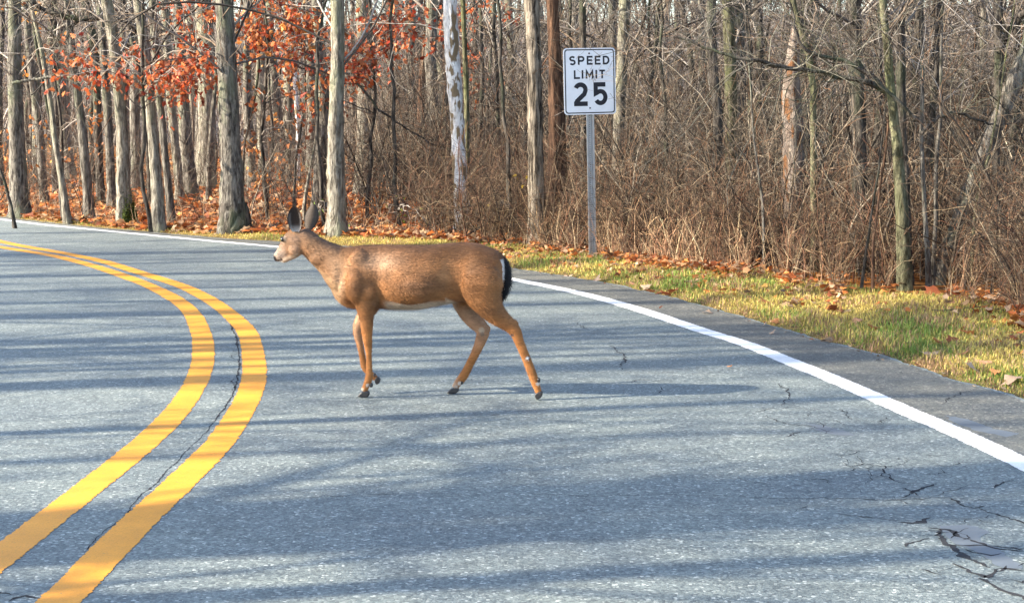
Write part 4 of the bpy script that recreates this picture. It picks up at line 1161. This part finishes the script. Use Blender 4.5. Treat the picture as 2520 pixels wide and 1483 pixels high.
attach_limb('mossy lit front', [(2180, 225, 16, 0), (2130, 195, 13, 0), (2060, 190, 12, 0), (2000, 172, 10, -.1), (1930, 168, 11, -.2), (1880, 150, 10, -.3), (1800, 138, 8, -.3), (1740, 118, 6, -.3), (1660, 90, 4, -.2)], 14.8, 71, M_BARK_DARK, 90)
attach_limb('mossy lit front', [(2265, 300, 9, 0), (2200, 240, 10, 0), (2160, 200, 10, 0), (2110, 160, 9, 0), (2060, 145, 9, 0), (1980, 130, 8, -.1), (1958, 100, 7, -.1), (1950, 40, 6, 0), (1940, -40, 5, 0)], 14.7, 73, M_BARK_DARK, 80)
attach_limb('wavy grey sapling first', [(2266, 330, 9, 0), (2300, 290, 8, 0), (2360, 272, 7, 0), (2400, 295, 6, .1), (2460, 310, 5, .2), (2540, 290, 4, .3)], 14.9, 75, M_BARK_DARK, 50)
attach_limb('upright dark trunk crossing', [(2455, 130, 22, 0), (2480, 80, 18, -.1), (2519, 30, 15, -.2), (2580, -60, 12, -.2)], 15.9, 77, M_BARK_DARK, 40)
attach_limb('stout pale trunk', [(250, 42, 13, 0), (205, 48, 14, 0), (160, 42, 13, 0), (125, 32, 12, 0), (95, 18, 11, 0), (60, -20, 9, 0)], 26, 79, M_BARK_DARK, 50)
attach_limb('stout pale trunk', [(285, 48, 12, 0), (315, 52, 13, .1), (335, 75, 13, .3), (345, 110, 11, .5)], 26, 81, M_BARK_DARK, 20)
attach_limb('thick straight grey', [(30, 205, 9, 0), (80, 195, 8, 0), (130, 188, 6, -.1), (200, 192, 4, -.2)], 25.6, 83, M_BARK_GREY, 30)

# ---- red-leaved young oaks: sprays of clinging leaves in front of the trunks
def oak(label, base, Y, sprays, seed, pal=PAL_RED, n=90, cat='tree', kind='oak', size=.088):
    r = np.random.default_rng(seed)
    b = PX(base, 560, Y); b[2] = zat(b[0], Y) - .03
    root = empty('young_oak_tree', b, label, cat)
    H = 5.0
    zs = np.linspace(0, H, 16)
    st = np.stack([np.cumsum(r.normal(0, .03, 16)), np.cumsum(r.normal(0, .03, 16)), zs], 1); st -= st[0]
    Rs = np.linspace(.035, .012, 16)
    V, F = tubes(st[None], Rs[None], 8, r, .05)
    add('trunk', make_mesh('trunk', V, F, M_BARK_DARK), root)
    parts = []; LP = []
    for (x0, y0, x1, y1, cnt, th) in sprays:
        a = PX(x0, y0, Y) - b; c = PX(x1, y1, Y) - b
        m = max(3, int(np.linalg.norm(c - a) / .22))
        for j in range(m):
            f = r.uniform(-.08, 1.08); tgt = a * (1 - f) + c * f + r.normal(0, .17, 3) * np.array([1, 3.5, 1])
            zz = min(max(tgt[2] - r.uniform(-.15, .5), .3), H - .05)
            s0 = np.array([np.interp(zz, st[:, 2], st[:, 0]), np.interp(zz, st[:, 2], st[:, 1]), zz])
            K = 10; t = np.linspace(0, 1, K)[:, None]
            q = s0 * (1 - t) + tgt * t; q[:, 2] += .12 * np.sin(t[:, 0] * math.pi); q[1:-1] += r.normal(0, .02, (K - 2, 3))
            rr = np.linspace(.010, .003, K)
            V, F = tubes(q[None], rr[None], 4); parts.append((V, F, tints(K * 4, 1, PAL_TWIG, r)))
            Q2, R2 = spawn(q[None], rr[None], 7, (.12, .4), (.3, 1.1), 5, r, tr=(.55, 1), rf=.6, rmin=.002)
            V, F = tubes(Q2, R2, 3); parts.append((V, F, tints(5 * 3, 7, PAL_TWIG, r)))
            cn = max(1, int(cnt * .85 / m))
            ii = r.integers(0, 7, cn); kk = r.integers(1, 5, cn)
            LP.append(Q2[ii, kk] + r.normal(0, .075, (cn, 3)) * np.array([1, 1.5, th]))
    V, F, cl = tube_join(parts)
    bb = add('branches', make_mesh('branches', V, F, M_TWIG, cl), root); bb['kind'] = 'stuff'
    LP = np.concatenate(LP)
    V, F, cl = leaves(LP, size, kind, r, pal, down=True, var=.25)
    lv = add('leaves', make_mesh('leaves', V, F, M_LEAF, cl, smooth=False), root); lv['kind'] = 'stuff'
oak('young oak with rusty red leaves hanging before the left group of trunks', 372, 24.0, [(140, 165, 270, 175, 150, 1), (190, 180, 200, 150, 30, 1), (310, 205, 400, 190, 150, 1), (370, 190, 500, 160, 330, 1.2), (380, 215, 440, 215, 110, 1),
     (450, 130, 550, 150, 170, 1.2), (470, 190, 500, 215, 60, 1), (520, 165, 600, 175, 60, 1), (440, 30, 520, 60, 110, 1.3)], 201)
oak('young oak with red leaves at the top between the biggest trunk and the flaky trunk', 660, 25.2, [(600, 200, 720, 180, 60, 1.5), (760, 130, 900, 60, 120, 1.5), (590, 75, 700, 95, 260, 1.6), (600, 110, 720, 130, 200, 1.5), (620, 20, 780, 40, 380, 1.6), (740, 100, 780, 70, 110, 1.2), (770, 200, 860, 205, 60, 1), (740, 320, 800, 305, 28, 1)], 202, PAL_OR + PAL_RED)
oak('young oak with bright red leaves in a level spray left of the white sycamore', 905, 25.6, [(1060, 60, 1200, 50, 120, 1.6), (860, 100, 1060, 120, 130, 1.5), (850, 170, 960, 195, 260, .9), (790, 195, 880, 180, 130, .9), (880, 25, 1020, 60, 240, 1.5), (930, 90, 1060, 70, 110, 1.3), (760, 230, 830, 250, 40, .9), (960, 20, 1080, 20, 140, 1.4)], 203)
oak('small orange-leaved sapling low behind the biggest trunk', 660, 31, [(600, 345, 680, 345, 60, .5), (610, 395, 690, 400, 60, .5), (640, 470, 720, 460, 40, .5)], 204, PAL_OR, size=.12)
oak('red-leaved sapling right of the white sycamore', 1180, 29, [(1150, 150, 1230, 160, 90, 1.5), (1150, 30, 1280, 40, 110, 1.6), (1140, 200, 1200, 210, 30, 1)], 205, PAL_RED)
oak('scattered orange-leaved sapling among trunks at the far left', 150, 30, [(0, 330, 60, 350, 40, 2), (60, 380, 140, 370, 40, 2), (40, 100, 130, 130, 50, 2.5), (230, 330, 300, 300, 40, 2), (240, 380, 260, 400, 18, 1), (0, 20, 120, 40, 50, 2)], 206, PAL_OR)
oak('small sapling with green leaves between the deer ears and the flaky trunk', 800, 23.6, [(775, 515, 840, 520, 22, .6), (795, 525, 820, 515, 10, .4)], 207, [(.16, .27, .03), (.22, .30, .04)], kind='plain', size=.075)
oak('small sapling with sparse green and yellow leaves above the deer shoulder', 985, 23.8, [(985, 535, 1020, 510, 20, .8), (880, 540, 1000, 545, 10, .6)], 208, [(.15, .24, .03), (.26, .27, .05)], kind='plain', size=.06)
oak('twig with a tuft of yellow leaves in the brush left of the sign', 1262, 21.5, [(1240, 478, 1262, 468, 16, .6)], 209, [(.60, .42, .05), (.52, .34, .04)], kind='plain', size=.07)

# ---- woods behind: trunks one can tell apart, copies of five kinds
def proto_tree(seed, r0, H, mat, lean):
    r = np.random.default_rng(seed)
    K = 26; z = np.linspace(-.1, H, K)
    q = np.stack([np.cumsum(r.normal(0, .035, K)) + lean * z, np.cumsum(r.normal(0, .035, K)), z], 1); q[:, :2] -= q[0, :2]
    R = r0 * (1 - .75 * np.linspace(0, 1, K)); R *= 1 + .35 * np.exp(-(z + .1) / .3)
    V, F = tubes(q[None], R[None], 9, r, .05)
    tm = make_mesh('trunk', V, F, mat)
    L1, R1 = spawn(q[None], R[None], 26, (1.0, 3.6), (.5, 1.3), 8, r, rf=.32, tr=(.20, 1), up=.25, jit=.13, rmin=.006)
    L2, R2 = spawn(L1, R1, 170, (.4, 1.6), (.4, 1.1), 5, r, rf=.55, jit=.2, rmin=.004)
    L3, R3 = spawn(L2, R2, 420, (.2, .7), (.4, 1.1), 3, r, rf=.6, jit=.2, rmin=.003)
    parts = []
    for (qq, rr, sd_) in ((L1, R1, 4), (L2, R2, 3), (L3, R3, 3)):
        V, F = tubes(qq, rr, sd_); parts.append((V, F, tints(qq.shape[1] * sd_, len(qq), PAL_TWIG, r)))
    V, F, cl = tube_join(parts)
    return tm, make_mesh('branches', V, F, M_TWIG, cl)
protos = [proto_tree(300, .11, 15, M_BARK_GREY, .02), proto_tree(301, .16, 17, M_BARK_GREY, -.03), proto_tree(302, .075, 12, M_BARK_DARK, .05),
          proto_tree(303, .13, 15, M_BARK_PALE, -.01), proto_tree(304, .05, 9, M_BARK_DARK, -.06), proto_tree(305, .20, 18, M_BARK_PALE, .01)]
LB = ['slender grey bare tree deep in the woods behind the roadside trunks', 'stout grey bare tree deep in the woods behind the roadside trunks', 'thin dark bare tree deep in the woods behind the roadside trunks',
      'pale bare tree deep in the woods behind the roadside trunks', 'spindly dark young tree deep in the woods behind the roadside trunks', 'thick pale bare tree deep in the woods behind the roadside trunks']
GN = ['slender grey trees deep in the woods', 'stout grey trees deep in the woods', 'thin dark trees deep in the woods', 'pale trees deep in the woods', 'spindly young trees deep in the woods', 'thick pale trees deep in the woods']
r = np.random.default_rng(42)
def place_tree(k, x, y, s, rot, label=None, group=None, cat='tree'):
    o = empty('bare_tree', (x, y, zat(x, y)), label or LB[k], cat, group or GN[k])
    o.rotation_euler = (0, 0, rot); o.scale = (s, s, s)
    tm, bmh = protos[k]
    add('trunk', tm, o); b = add('branches', bmh, o); b['kind'] = 'stuff'
    return o
pos = []
tries = 0
while len(pos) < 190 and tries < 6000:
    tries += 1
    Yv = 31 + 95 * r.uniform() ** 1.25
    u_ = r.uniform(-.36, .36)
    X = u_ * Yv
    if u_ > .02 and r.uniform() < .25: continue
    if min([math.hypot(X - a, Yv - b) for a, b in pos] + [9]) < 1.0: continue
    if on_grid(np.array([[X, Yv]]), 2)[0] < 3: continue
    pos.append((X, Yv))
MARKS = [(30, 'behind the thick trunk at the left edge'), (80, 'behind the slender leaning pale trunk'), (125, 'behind the moss-footed trunk'), (165, 'behind the leaning pale trunk right of the moss-footed one'), (205, 'just left of the biggest trunk'),
         (262, 'just right of the biggest trunk'), (310, 'behind the deer ears'), (365, 'right of the flaky pale trunk'), (420, 'between the flaky trunk and the white sycamore'), (475, 'behind the white sycamore'), (540, 'left of the speed sign'),
         (600, 'behind the speed sign'), (665, 'right of the speed sign'), (740, 'behind the tip of the arching limb'), (810, 'behind the dead broken trunk'), (880, 'behind the close pair of trunks'), (950, 'behind the two wavy saplings'), (1100, 'near the right edge')]
KINDS = ['slender grey', 'stout grey', 'thin dark', 'pale', 'spindly dark young', 'thick pale']
for X, Yv in pos:
    k = int(r.choice(6, p=[.24, .13, .22, .13, .20, .08])); xp = 512 + FOC * X / Yv
    mk = min(MARKS, key=lambda q: abs(q[0] - xp))[1]
    dd = 'nearer' if Yv < 52 else ('distant' if Yv < 85 else 'farthest')
    place_tree(k, X, Yv, r.uniform(.8, 1.25), r.uniform(0, 6.28), dd + ' ' + KINDS[k] + ' tree ' + mk)

for i in range(44):
    xp = r.uniform(440, 1090); Yv = r.uniform(17, 29) if xp < 800 else r.uniform(15.8, 26)
    X = (xp - 512) / FOC * Yv
    if on_grid(np.array([[X, Yv]]), 2)[0] < 1.2: continue
    mk = min(MARKS, key=lambda q: abs(q[0] - xp))[1]
    k = int(r.choice([2, 4, 0], p=[.35, .5, .15]))
    place_tree(k, X, Yv, r.uniform(.5, .95), r.uniform(0, 6.28), 'roadside ' + KINDS[k] + ' tree in the brush ' + mk, 'thin trees standing in the roadside brush')

# roadside trees on the inside of the bend, left of the picture; their trunks and boughs stripe the road with shade
shade_rows = [(6.5, 3, -12), (6.62, 5, -15), (6.95, 1, -10.5), (7.05, 5, -18), (12.2, 0, -11), (10.5, 5, -19), (5.6, 0, -9), (6.35, 5, -10), (6.75, 1, -13), (7.15, 3, -11), (8.1, 0, -16), (8.75, 4, -9), (8.9, 2, -10), (10.25, 1, -14), (10.9, 2, -12), (11.35, 0, -17), (11.9, 3, -12),
              (12.5, 2, -15), (13.3, 1, -19), (14.2, 0, -14), (15.2, 3, -21), (16.5, 2, -18), (18.0, 5, -23), (19.5, 0, -22), (21.5, 1, -25)]
for i, (Yl, k, X) in enumerate(shade_rows):
    Y0 = Yl + math.tan(SUN_PHI) * X
    place_tree(k, X, Y0, r.uniform(.9, 1.2), r.uniform(0, 6.28), 'bare tree on the inside of the bend, left of the picture', 'trees on the inside of the bend')
for i in range(22):
    X = -24 - 24 * r.uniform(); Y0 = r.uniform(3, 26) + math.tan(SUN_PHI) * X
    place_tree(int(r.integers(0, 6)), X, Y0, r.uniform(.9, 1.25), r.uniform(0, 6.28), 'bare tree on the inside of the bend, left of the picture', 'trees on the inside of the bend')

# ------------------------------------------------------------------ brush, weeds, litter, grass (nobody could count these)
KEEP = []
for o in list(C.objects):
    if o.parent is None and o.get('category') == 'tree' and o.location.y < 24 and abs(o.location.x) < .36 * o.location.y and o.name.split('.')[0] in ('tree', 'sycamore_tree', 'dead_tree', 'sapling'):
        KEEP.append((o.location.x, o.location.y, .16))
KEEP.append((SIGN_BASE[0], SY + .5, .12))
wood_x = lambda x: np.interp(x, [-400, 0, 160, 340, 560, 850, 1000, 1130, 1291, 1462, 1608, 1730, 1876, 2022, 2217, 2314, 2412, 2519, 2900, 3300],
                             [500, 528, 545, 562, 577, 588, 594, 604, 618, 642, 663, 681, 703, 725, 750, 764, 789, 812, 890, 980])
def edge_roots(n, x0, x1, d0, d1, r, pw=1.0):
    xs = r.uniform(x0, x1, n); P = np.zeros((n, 3))
    for i, x in enumerate(xs):
        g = G(x, wood_x(x)); Yv = g[1] + d0 + (d1 - d0) * r.uniform() ** pw
        P[i] = (g[0] * Yv / g[1], Yv, 0)
    keep = np.ones(len(P), bool)
    for (tx, ty, hw) in KEEP:
        if ty > 17.2 and hw > .13: continue
        keep &= ~((np.abs(P[:, 0] / P[:, 1] - tx / ty) < hw / ty) & (P[:, 1] < ty + .3) & (r.uniform(size=len(P)) < .85))
    P = P[keep]
    P[:, 2] = on_grid(P[:, :2])
    return P

PAL_BRUSH = [(.18, .115, .08), (.25, .175, .13), (.09, .058, .045), (.34, .27, .20), (.035, .027, .024), (.20, .10, .07), (.16, .13, .11), (.05, .038, .034), (.12, .085, .07)]
PAL_GREYB = [(.15, .125, .105), (.21, .18, .155), (.07, .058, .052), (.32, .285, .25), (.035, .030, .028), (.16, .095, .065), (.09, .078, .072), (.05, .042, .04)]
PAL_DEEP = [(.10, .085, .078), (.15, .125, .11), (.055, .046, .042), (.21, .185, .165), (.03, .027, .025), (.13, .075, .055)]
PAL_DRY = [(.36, .25, .16), (.28, .15, .10), (.44, .35, .25), (.20, .11, .075), (.30, .21, .15), (.10, .07, .055), (.15, .10, .08)]
def thicket(name, label, seed, roots, hr, n2, n3, pal, lean=.25, r0=.007, K=9, grav=-.04, kind='stuff', cat='brush', l2=(.25, 1.1), l3=(.12, .45), rm=.0018):
    r = np.random.default_rng(seed)
    n = len(roots)
    d = np.stack([np.clip(r.normal(0, lean, n), -.45, .45), np.clip(r.normal(0, lean, n), -.4, .4), np.ones(n)], 1)
    L = r.uniform(hr[0], hr[1], n) * (0.6 + .4 * r.uniform(size=n))
    P = walk(roots - np.array([0, 0, .03]), d, L, K, r, .12, grav)
    P[:, 1:, 2] = np.maximum(P[:, 1:, 2], roots[:, 2:3] + .02)
    dsp = P[:, :, :2] - P[:, :1, :2]; dl = np.linalg.norm(dsp, axis=2) + 1e-6
    lim = np.minimum(1, .6 * (P[:, -1, 2] - P[:, 0, 2]).clip(.2) / dl.max(1))
    P[:, :, :2] = P[:, :1, :2] + dsp * lim[:, None, None]
    R = r0 * r.uniform(.4, 1.7, n)[:, None] * np.linspace(1, .35, K)[None]
    def tn(Q, k):
        c = tints(k, len(Q), pal, r, .25)
        g = 1 + .45 * hnoise(Q[:, 0, 0] * 1.1 + seed, Q[:, 0, 2] * 1.6 + Q[:, 0, 1] * .5)
        g = np.maximum(g, .45) ** 1.3
        return c * np.array([.93, .90, .80]) * np.repeat(g, k)[:, None]
    parts = [(*tubes(P, R, 4), tn(P, K * 4))]
    if n2:
        P2, R2 = spawn(P, R, n2, l2, (.35, 1.3), 5 if l2[1] > .6 else 4, r, rf=.6, jit=.22, rmin=rm, tr=(.12, 1))
        parts.append((*tubes(P2, R2, 3), tn(P2, P2.shape[1] * 3)))
        if n3:
            P3, R3 = spawn(P2, R2, n3, l3, (.4, 1.3), 3, r, rf=.65, jit=.25, rmin=rm * .75)
            parts.append((*tubes(P3, R3, 3), tn(P3, 9)))
    V, F, cl = tube_join(parts)
    o = add(name, make_mesh(name, V, F, M_TWIG, np.clip(cl, .01, .8))); tag(o, label, cat, kind=kind)
    return o
r = np.random.default_rng(77)
thicket('brush_thicket', 'tall bare grey-brown brush behind the grass verge right of the speed sign', 21, edge_roots(620, 1450, 2700, .9, 7, r, 1.0), (1.4, 3.6), 5400, 12000, PAL_GREYB, r0=.009)
thicket('brush_thicket', 'low reddish brown brambles along the foot of the brush right of the speed sign', 28, edge_roots(900, 1450, 2700, .35, 3.0, r, 1.0), (.5, 1.6), 5200, 9500, PAL_BRUSH, r0=.006, l2=(.2, .7))
thicket('brush_thicket', 'tangled bare brush between the white sycamore and the speed sign', 22, edge_roots(420, 1040, 1500, .3, 7, r, 1.0), (.5, 1.7), 3200, 7000, PAL_BRUSH)
thicket('brush_thicket', 'taller grey twigs behind the white sycamore', 29, edge_roots(260, 880, 1500, 4.5, 12, r, 1.0), (2, 4), 2600, 5500, PAL_GREYB, r0=.008)
thicket('brush_thicket', 'open leafless undergrowth among the left trunks', 23, edge_roots(360, -100, 1050, .6, 18, r, 1.0), (.6, 3.4), 3200, 6600, PAL_DEEP, r0=.007)
thicket('brush_thicket', 'deeper thicket of grey twigs behind the roadside brush', 24, edge_roots(800, 900, 2700, 6, 26, r, 1.0), (2.5, 6.0), 6000, 9000, PAL_DEEP, r0=.012, l2=(.5, 1.8), l3=(.25, .8), rm=.003)
thicket('distant_woodland', 'far grey mass of bare twigs deep in the forest', 25, edge_roots(1300, -150, 2700, 24, 100, r, .8), (6, 14), 7000, 9000, PAL_FAR, r0=.035, lean=.12, grav=0, l2=(1.2, 4), l3=(.6, 2.2), cat='woodland', rm=.006)
thicket('dry_weeds', 'dry tan and reddish weed stems along the grass edge under the brush', 26, edge_roots(3400, 1180, 2700, .12, 1.5, r, 1.2), (.2, .95), 3600, 0, PAL_DRY, lean=.22, r0=.0032, K=5, cat='weeds', l2=(.08, .3))
thicket('dry_weeds', 'thin dry weed stems at the foot of the left trunks', 27, edge_roots(700, -50, 1180, 0.1, 3.0, r, 1.0), (.12, .5), 900, 0, PAL_DRY, lean=.25, r0=.0035, K=5, cat='weeds', l2=(.08, .3))

# fallen dead branches
def fallen(label, pts, w, seed, Y, tw=14):
    r = np.random.default_rng(seed)
    P = np.array([PX(x, y, Y + dy) for x, y, dy in pts])
    P[:, 2] = np.maximum(P[:, 2], .06)
    s = np.r_[0, np.cumsum(np.linalg.norm(np.diff(P, axis=0), axis=1))]; uu = np.linspace(0, s[-1], 20)
    Q = np.stack([np.interp(uu, s, P[:, k]) for k in range(3)], 1) + r.normal(0, .012, (20, 3)); R = np.linspace(w, w * .35, 20)
    c = Q[0].copy(); c[2] = zat(c[0], c[1])
    root = empty('fallen_branch', c, label, 'branch')
    V, F = tubes((Q - c)[None], R[None], 7, r, .08); add('stem', make_mesh('stem', V, F, M_BARK_DARK), root)
    L2, R2 = spawn((Q - c)[None], R[None], tw, (.2, .8), (.4, 1.1), 6, r, rf=.5, rmin=.003)
    V, F = tubes(L2, R2, 4); o = add('twigs', make_mesh('twigs', V, F, M_TWIG, tints(24, tw, [(.06, .05, .045), (.12, .10, .08)], r)), root); o['kind'] = 'stuff'
fallen('dark dead branch sloping up to the right behind the deer rump', [(1130, 592, 0), (1180, 560, .2), (1240, 505, .4), (1290, 490, .5), (1350, 462, .6)], .012, 1, 21.4)
fallen('low dead branch lying behind the deer back', [(1010, 578, 0), (1080, 572, .1), (1140, 560, .2), (1215, 520, .5)], .022, 2, 22.2)
fallen('thin dead stick lying in the leaves at the right corner', [(2560, 775, 0), (2490, 788, 0), (2420, 803, -.1), (2370, 812, -.2)], .010, 3, 13.3, 3)
fallen('fallen log on the orange leaves between the left trunks', [(320, 470, 0), (400, 468, 0), (480, 465, .3), (560, 466, .5)], .09, 4, 36, 6)
fallen('long bare branch arching down behind the deer withers', [(880, 205, 0), (930, 265, 0), (1000, 315, .1), (1060, 350, .2), (1130, 372, .4)], .020, 5, 24.5, 20)

# fallen leaves: nearest, largest ones are individuals
r = np.random.default_rng(90)
def leaf_mesh(kind, seed, pal):
    rr = np.random.default_rng(seed)
    V, F, cl = leaves(np.zeros((1, 3)), 1.0, kind, rr, pal, flat=1.0, var=.05, curl=1.0)
    return make_mesh('fallen_leaf', V - V.mean(0), F, M_LEAF, cl, smooth=False)
lms = [leaf_mesh('maple' if i % 2 else 'oak', 400 + i, [c]) for i, c in enumerate([(.42, .14, .05), (.30, .09, .035), (.50, .26, .15), (.22, .07, .03), (.46, .20, .08), (.48, .34, .24)])]
near_leaves = []
for (x, y, k, s) in [(2335, 742, 0, .24), (1633, 722, 1, .14), (1655, 720, 3, .15), (1600, 722, 0, .12), (1905, 792, 4, .12), (2050, 777, 3, .14), (2075, 780, 1, .16), (2375, 838, 0, .15), (2310, 860, 4, .12), (2345, 858, 3, .13),
                     (2395, 918, 5, .13), (2420, 905, 2, .14), (2450, 925, 4, .11), (2490, 942, 5, .12), (2030, 838, 5, .10), (1740, 770, 5, .08), (1590, 708, 5, .10), (1555, 700, 2, .09), (1465, 688, 5, .12), (1400, 678, 5, .10),
                     (1880, 753, 4, .12), (1850, 725, 0, .12), (2110, 808, 2, .14), (2150, 822, 4, .12), (2245, 838, 2, .12), (2440, 765, 5, .16), (2470, 775, 0, .16), (2500, 770, 4, .18), (2510, 800, 3, .15), (2400, 770, 0, .15),
                     (2480, 760, 5, .2), (2350, 760, 4, .14), (2210, 755, 0, .13), (2290, 745, 1, .15), (1360, 663, 3, .1), (1900, 820, 5, .05), (1885, 802, 5, .06), (1625, 758, 3, .05), (1795, 905, 4, .05), (2290, 880, 5, .10), (2370, 885, 2, .11)]:
    g = G(x, y)
    near_leaves.append((g, k, s))
kw_ = ['rusty oak', 'brown maple', 'pale tan', 'dark brown', 'orange', 'light buff']
for g, k, s in near_leaves:
    o = add('fallen_leaf', lms[k], None, (g[0], g[1], zat(g[0], g[1]) + .03 + (.0 if on_grid(np.array([[g[0], g[1]]]), 1)[0] > 0 else .045)))
    o.rotation_euler = (r.uniform(-.6, .6), r.uniform(-.6, .6), r.uniform(0, 6.28)); o.scale = (s, s, s)
    tag(o, kw_[k] + ' fallen leaf lying on the verge beside the road', 'leaf', kw_[k] + ' leaves on the verge')

PAL_LIT = [(.44, .14, .04), (.52, .21, .06), (.26, .13, .07), (.36, .24, .15), (.30, .09, .03), (.55, .30, .14), (.22, .07, .03), (.46, .17, .05), (.52, .36, .22)]
def litter(name, label, n, x0, x1, d0, d1, size, seed, pw=1.0, hz=.05):
    r = np.random.default_rng(seed)
    P = edge_roots(n, x0, x1, d0, d1, r, pw); n = len(P)
    if seed == 34:
        P = P[on_grid(P[:, :2], 1) > 0]; n = len(P)
    if seed == 31:
        keep = (hnoise(P[:, 0] * 1.9, P[:, 1] * 1.7) + r.normal(0, .5, n)) > -.35
        P = P[keep]; n = len(P)
    P[:, 2] += r.uniform(.0, hz, n) + .01
    V, F, cl = leaves(P, size, 'maple', r, PAL_LIT, flat=.45, var=.3, curl=1.3)
    o = add(name, make_mesh(name, V, F, M_LEAF, cl, smooth=False)); tag(o, label, 'leaf litter', kind='stuff')
litter('leaf_litter', 'band of red-brown fallen leaves between the grass and the brush', 5000, 1150, 2700, -.4, .9, .07, 31, .9, .09)
litter('leaf_litter', 'scattered small brown leaves lying in the verge grass', 1500, 1150, 2700, -1.7, .1, .06, 34, 1.0, .03)
litter('leaf_litter', 'orange fallen leaves along the road edge under the left trunks', 6000, -100, 1180, -.1, 5, .11, 32, 1.3, .05)
litter('leaf_litter', 'orange leaf carpet deeper between the left trunks', 6500, -100, 1250, 4, 40, .17, 33, 1.2, .12)

r = np.random.default_rng(61)
es = resn(edge, 3000); q = r.integers(0, 3000, 2600); off = r.normal(.03, .07, 2600)
en = np.gradient(es, axis=0); en /= np.linalg.norm(en, axis=1, keepdims=True); en = np.stack([-en[:, 1], en[:, 0]], 1)
dp = es[q] + en[q] * off[:, None]; dp = dp[(dp[:, 1] < 34) & (np.abs(dp[:, 0]) < 12)]
V, F, cl = leaves(np.c_[dp, np.maximum(on_grid(dp), 0) + .012], .035, 'plain', r, [(.10, .06, .03), (.28, .17, .08), (.05, .035, .02), (.40, .28, .16), (.18, .07, .03)], flat=.7, var=.3)
o = add('edge_debris', make_mesh('edge_debris', V, F, M_LEAF, cl, smooth=False)); tag(o, 'crumbs of dead leaf and dirt along the broken asphalt edge', 'debris', kind='stuff')
# grass on the verge
r = np.random.default_rng(55)
def verge_points(n, r):
    out = []
    while sum(len(o) for o in out) < n:
        Yv = 8 + 24 * r.uniform(size=n) ** 1.4; X = Yv * r.uniform(-.34, .42, n)
        P = np.stack([X, Yv], 1)
        a = on_grid(P, 1); b = on_grid(P, 2)
        k = (a > .0) & (b < .25)
        out.append(P[k])
    return np.concatenate(out)[:n]
NB = 80000
vp = verge_points(NB, r)
vz = on_grid(vp)
gn = hnoise(vp[:, 0] * 1.6, vp[:, 1] * 1.2)
ed = np.clip(on_grid(vp, 1) / .25, 0.25, 1)
gn2 = hnoise(vp[:, 0] * 5 + 3, vp[:, 1] * 3.5)
hgt = r.uniform(.02, .07, NB) * (1 + .35 * gn + .3 * gn2) * ed
hgt = np.maximum(hgt, .01)
a = r.uniform(0, 2 * math.pi, NB)
dirv = np.stack([np.cos(a), np.sin(a), np.zeros(NB)], 1)
side = np.stack([-np.sin(a), np.cos(a), np.zeros(NB)], 1)
b0 = np.c_[vp, vz - .004]
bend = r.uniform(.1, .9, NB)[:, None]
mid = b0 + np.array([0, 0, 1]) * hgt[:, None] * .6 + dirv * hgt[:, None] * bend * .3
tp_ = b0 + np.array([0, 0, 1]) * hgt[:, None] * (1 - .3 * bend) + dirv * hgt[:, None] * bend
w = r.uniform(.0022, .0042, NB)[:, None]
V = np.stack([b0 - side * w, b0 + side * w, mid + side * w * .8, mid - side * w * .8, tp_], 1).reshape(-1, 3)
o5 = (np.arange(NB) * 5)[:, None]
F = np.concatenate([o5 + np.array([0, 1, 2]), o5 + np.array([0, 2, 3]), o5 + np.array([3, 2, 4])])
green = sm(gn + r.normal(0, .55, NB), -.1, .8)[:, None]
cg = np.array([(.17, .26, .05)]) * green + np.array([(.58, .46, .13)]) * (1 - green)
br = (r.uniform(size=NB) < np.clip(.22 + .35 * gn2 + .5 * (1 - ed), .08, .9))[:, None]
cg = np.where(br, np.array([(.36, .23, .13)]), cg) * r.uniform(.7, 1.3, (NB, 1))
gr = add('grass', make_mesh('grass', V, F, M_GRASS, np.repeat(cg, 5, 0), smooth=False)); tag(gr, 'short green and yellow grass on the road verge', 'grass', kind='stuff')
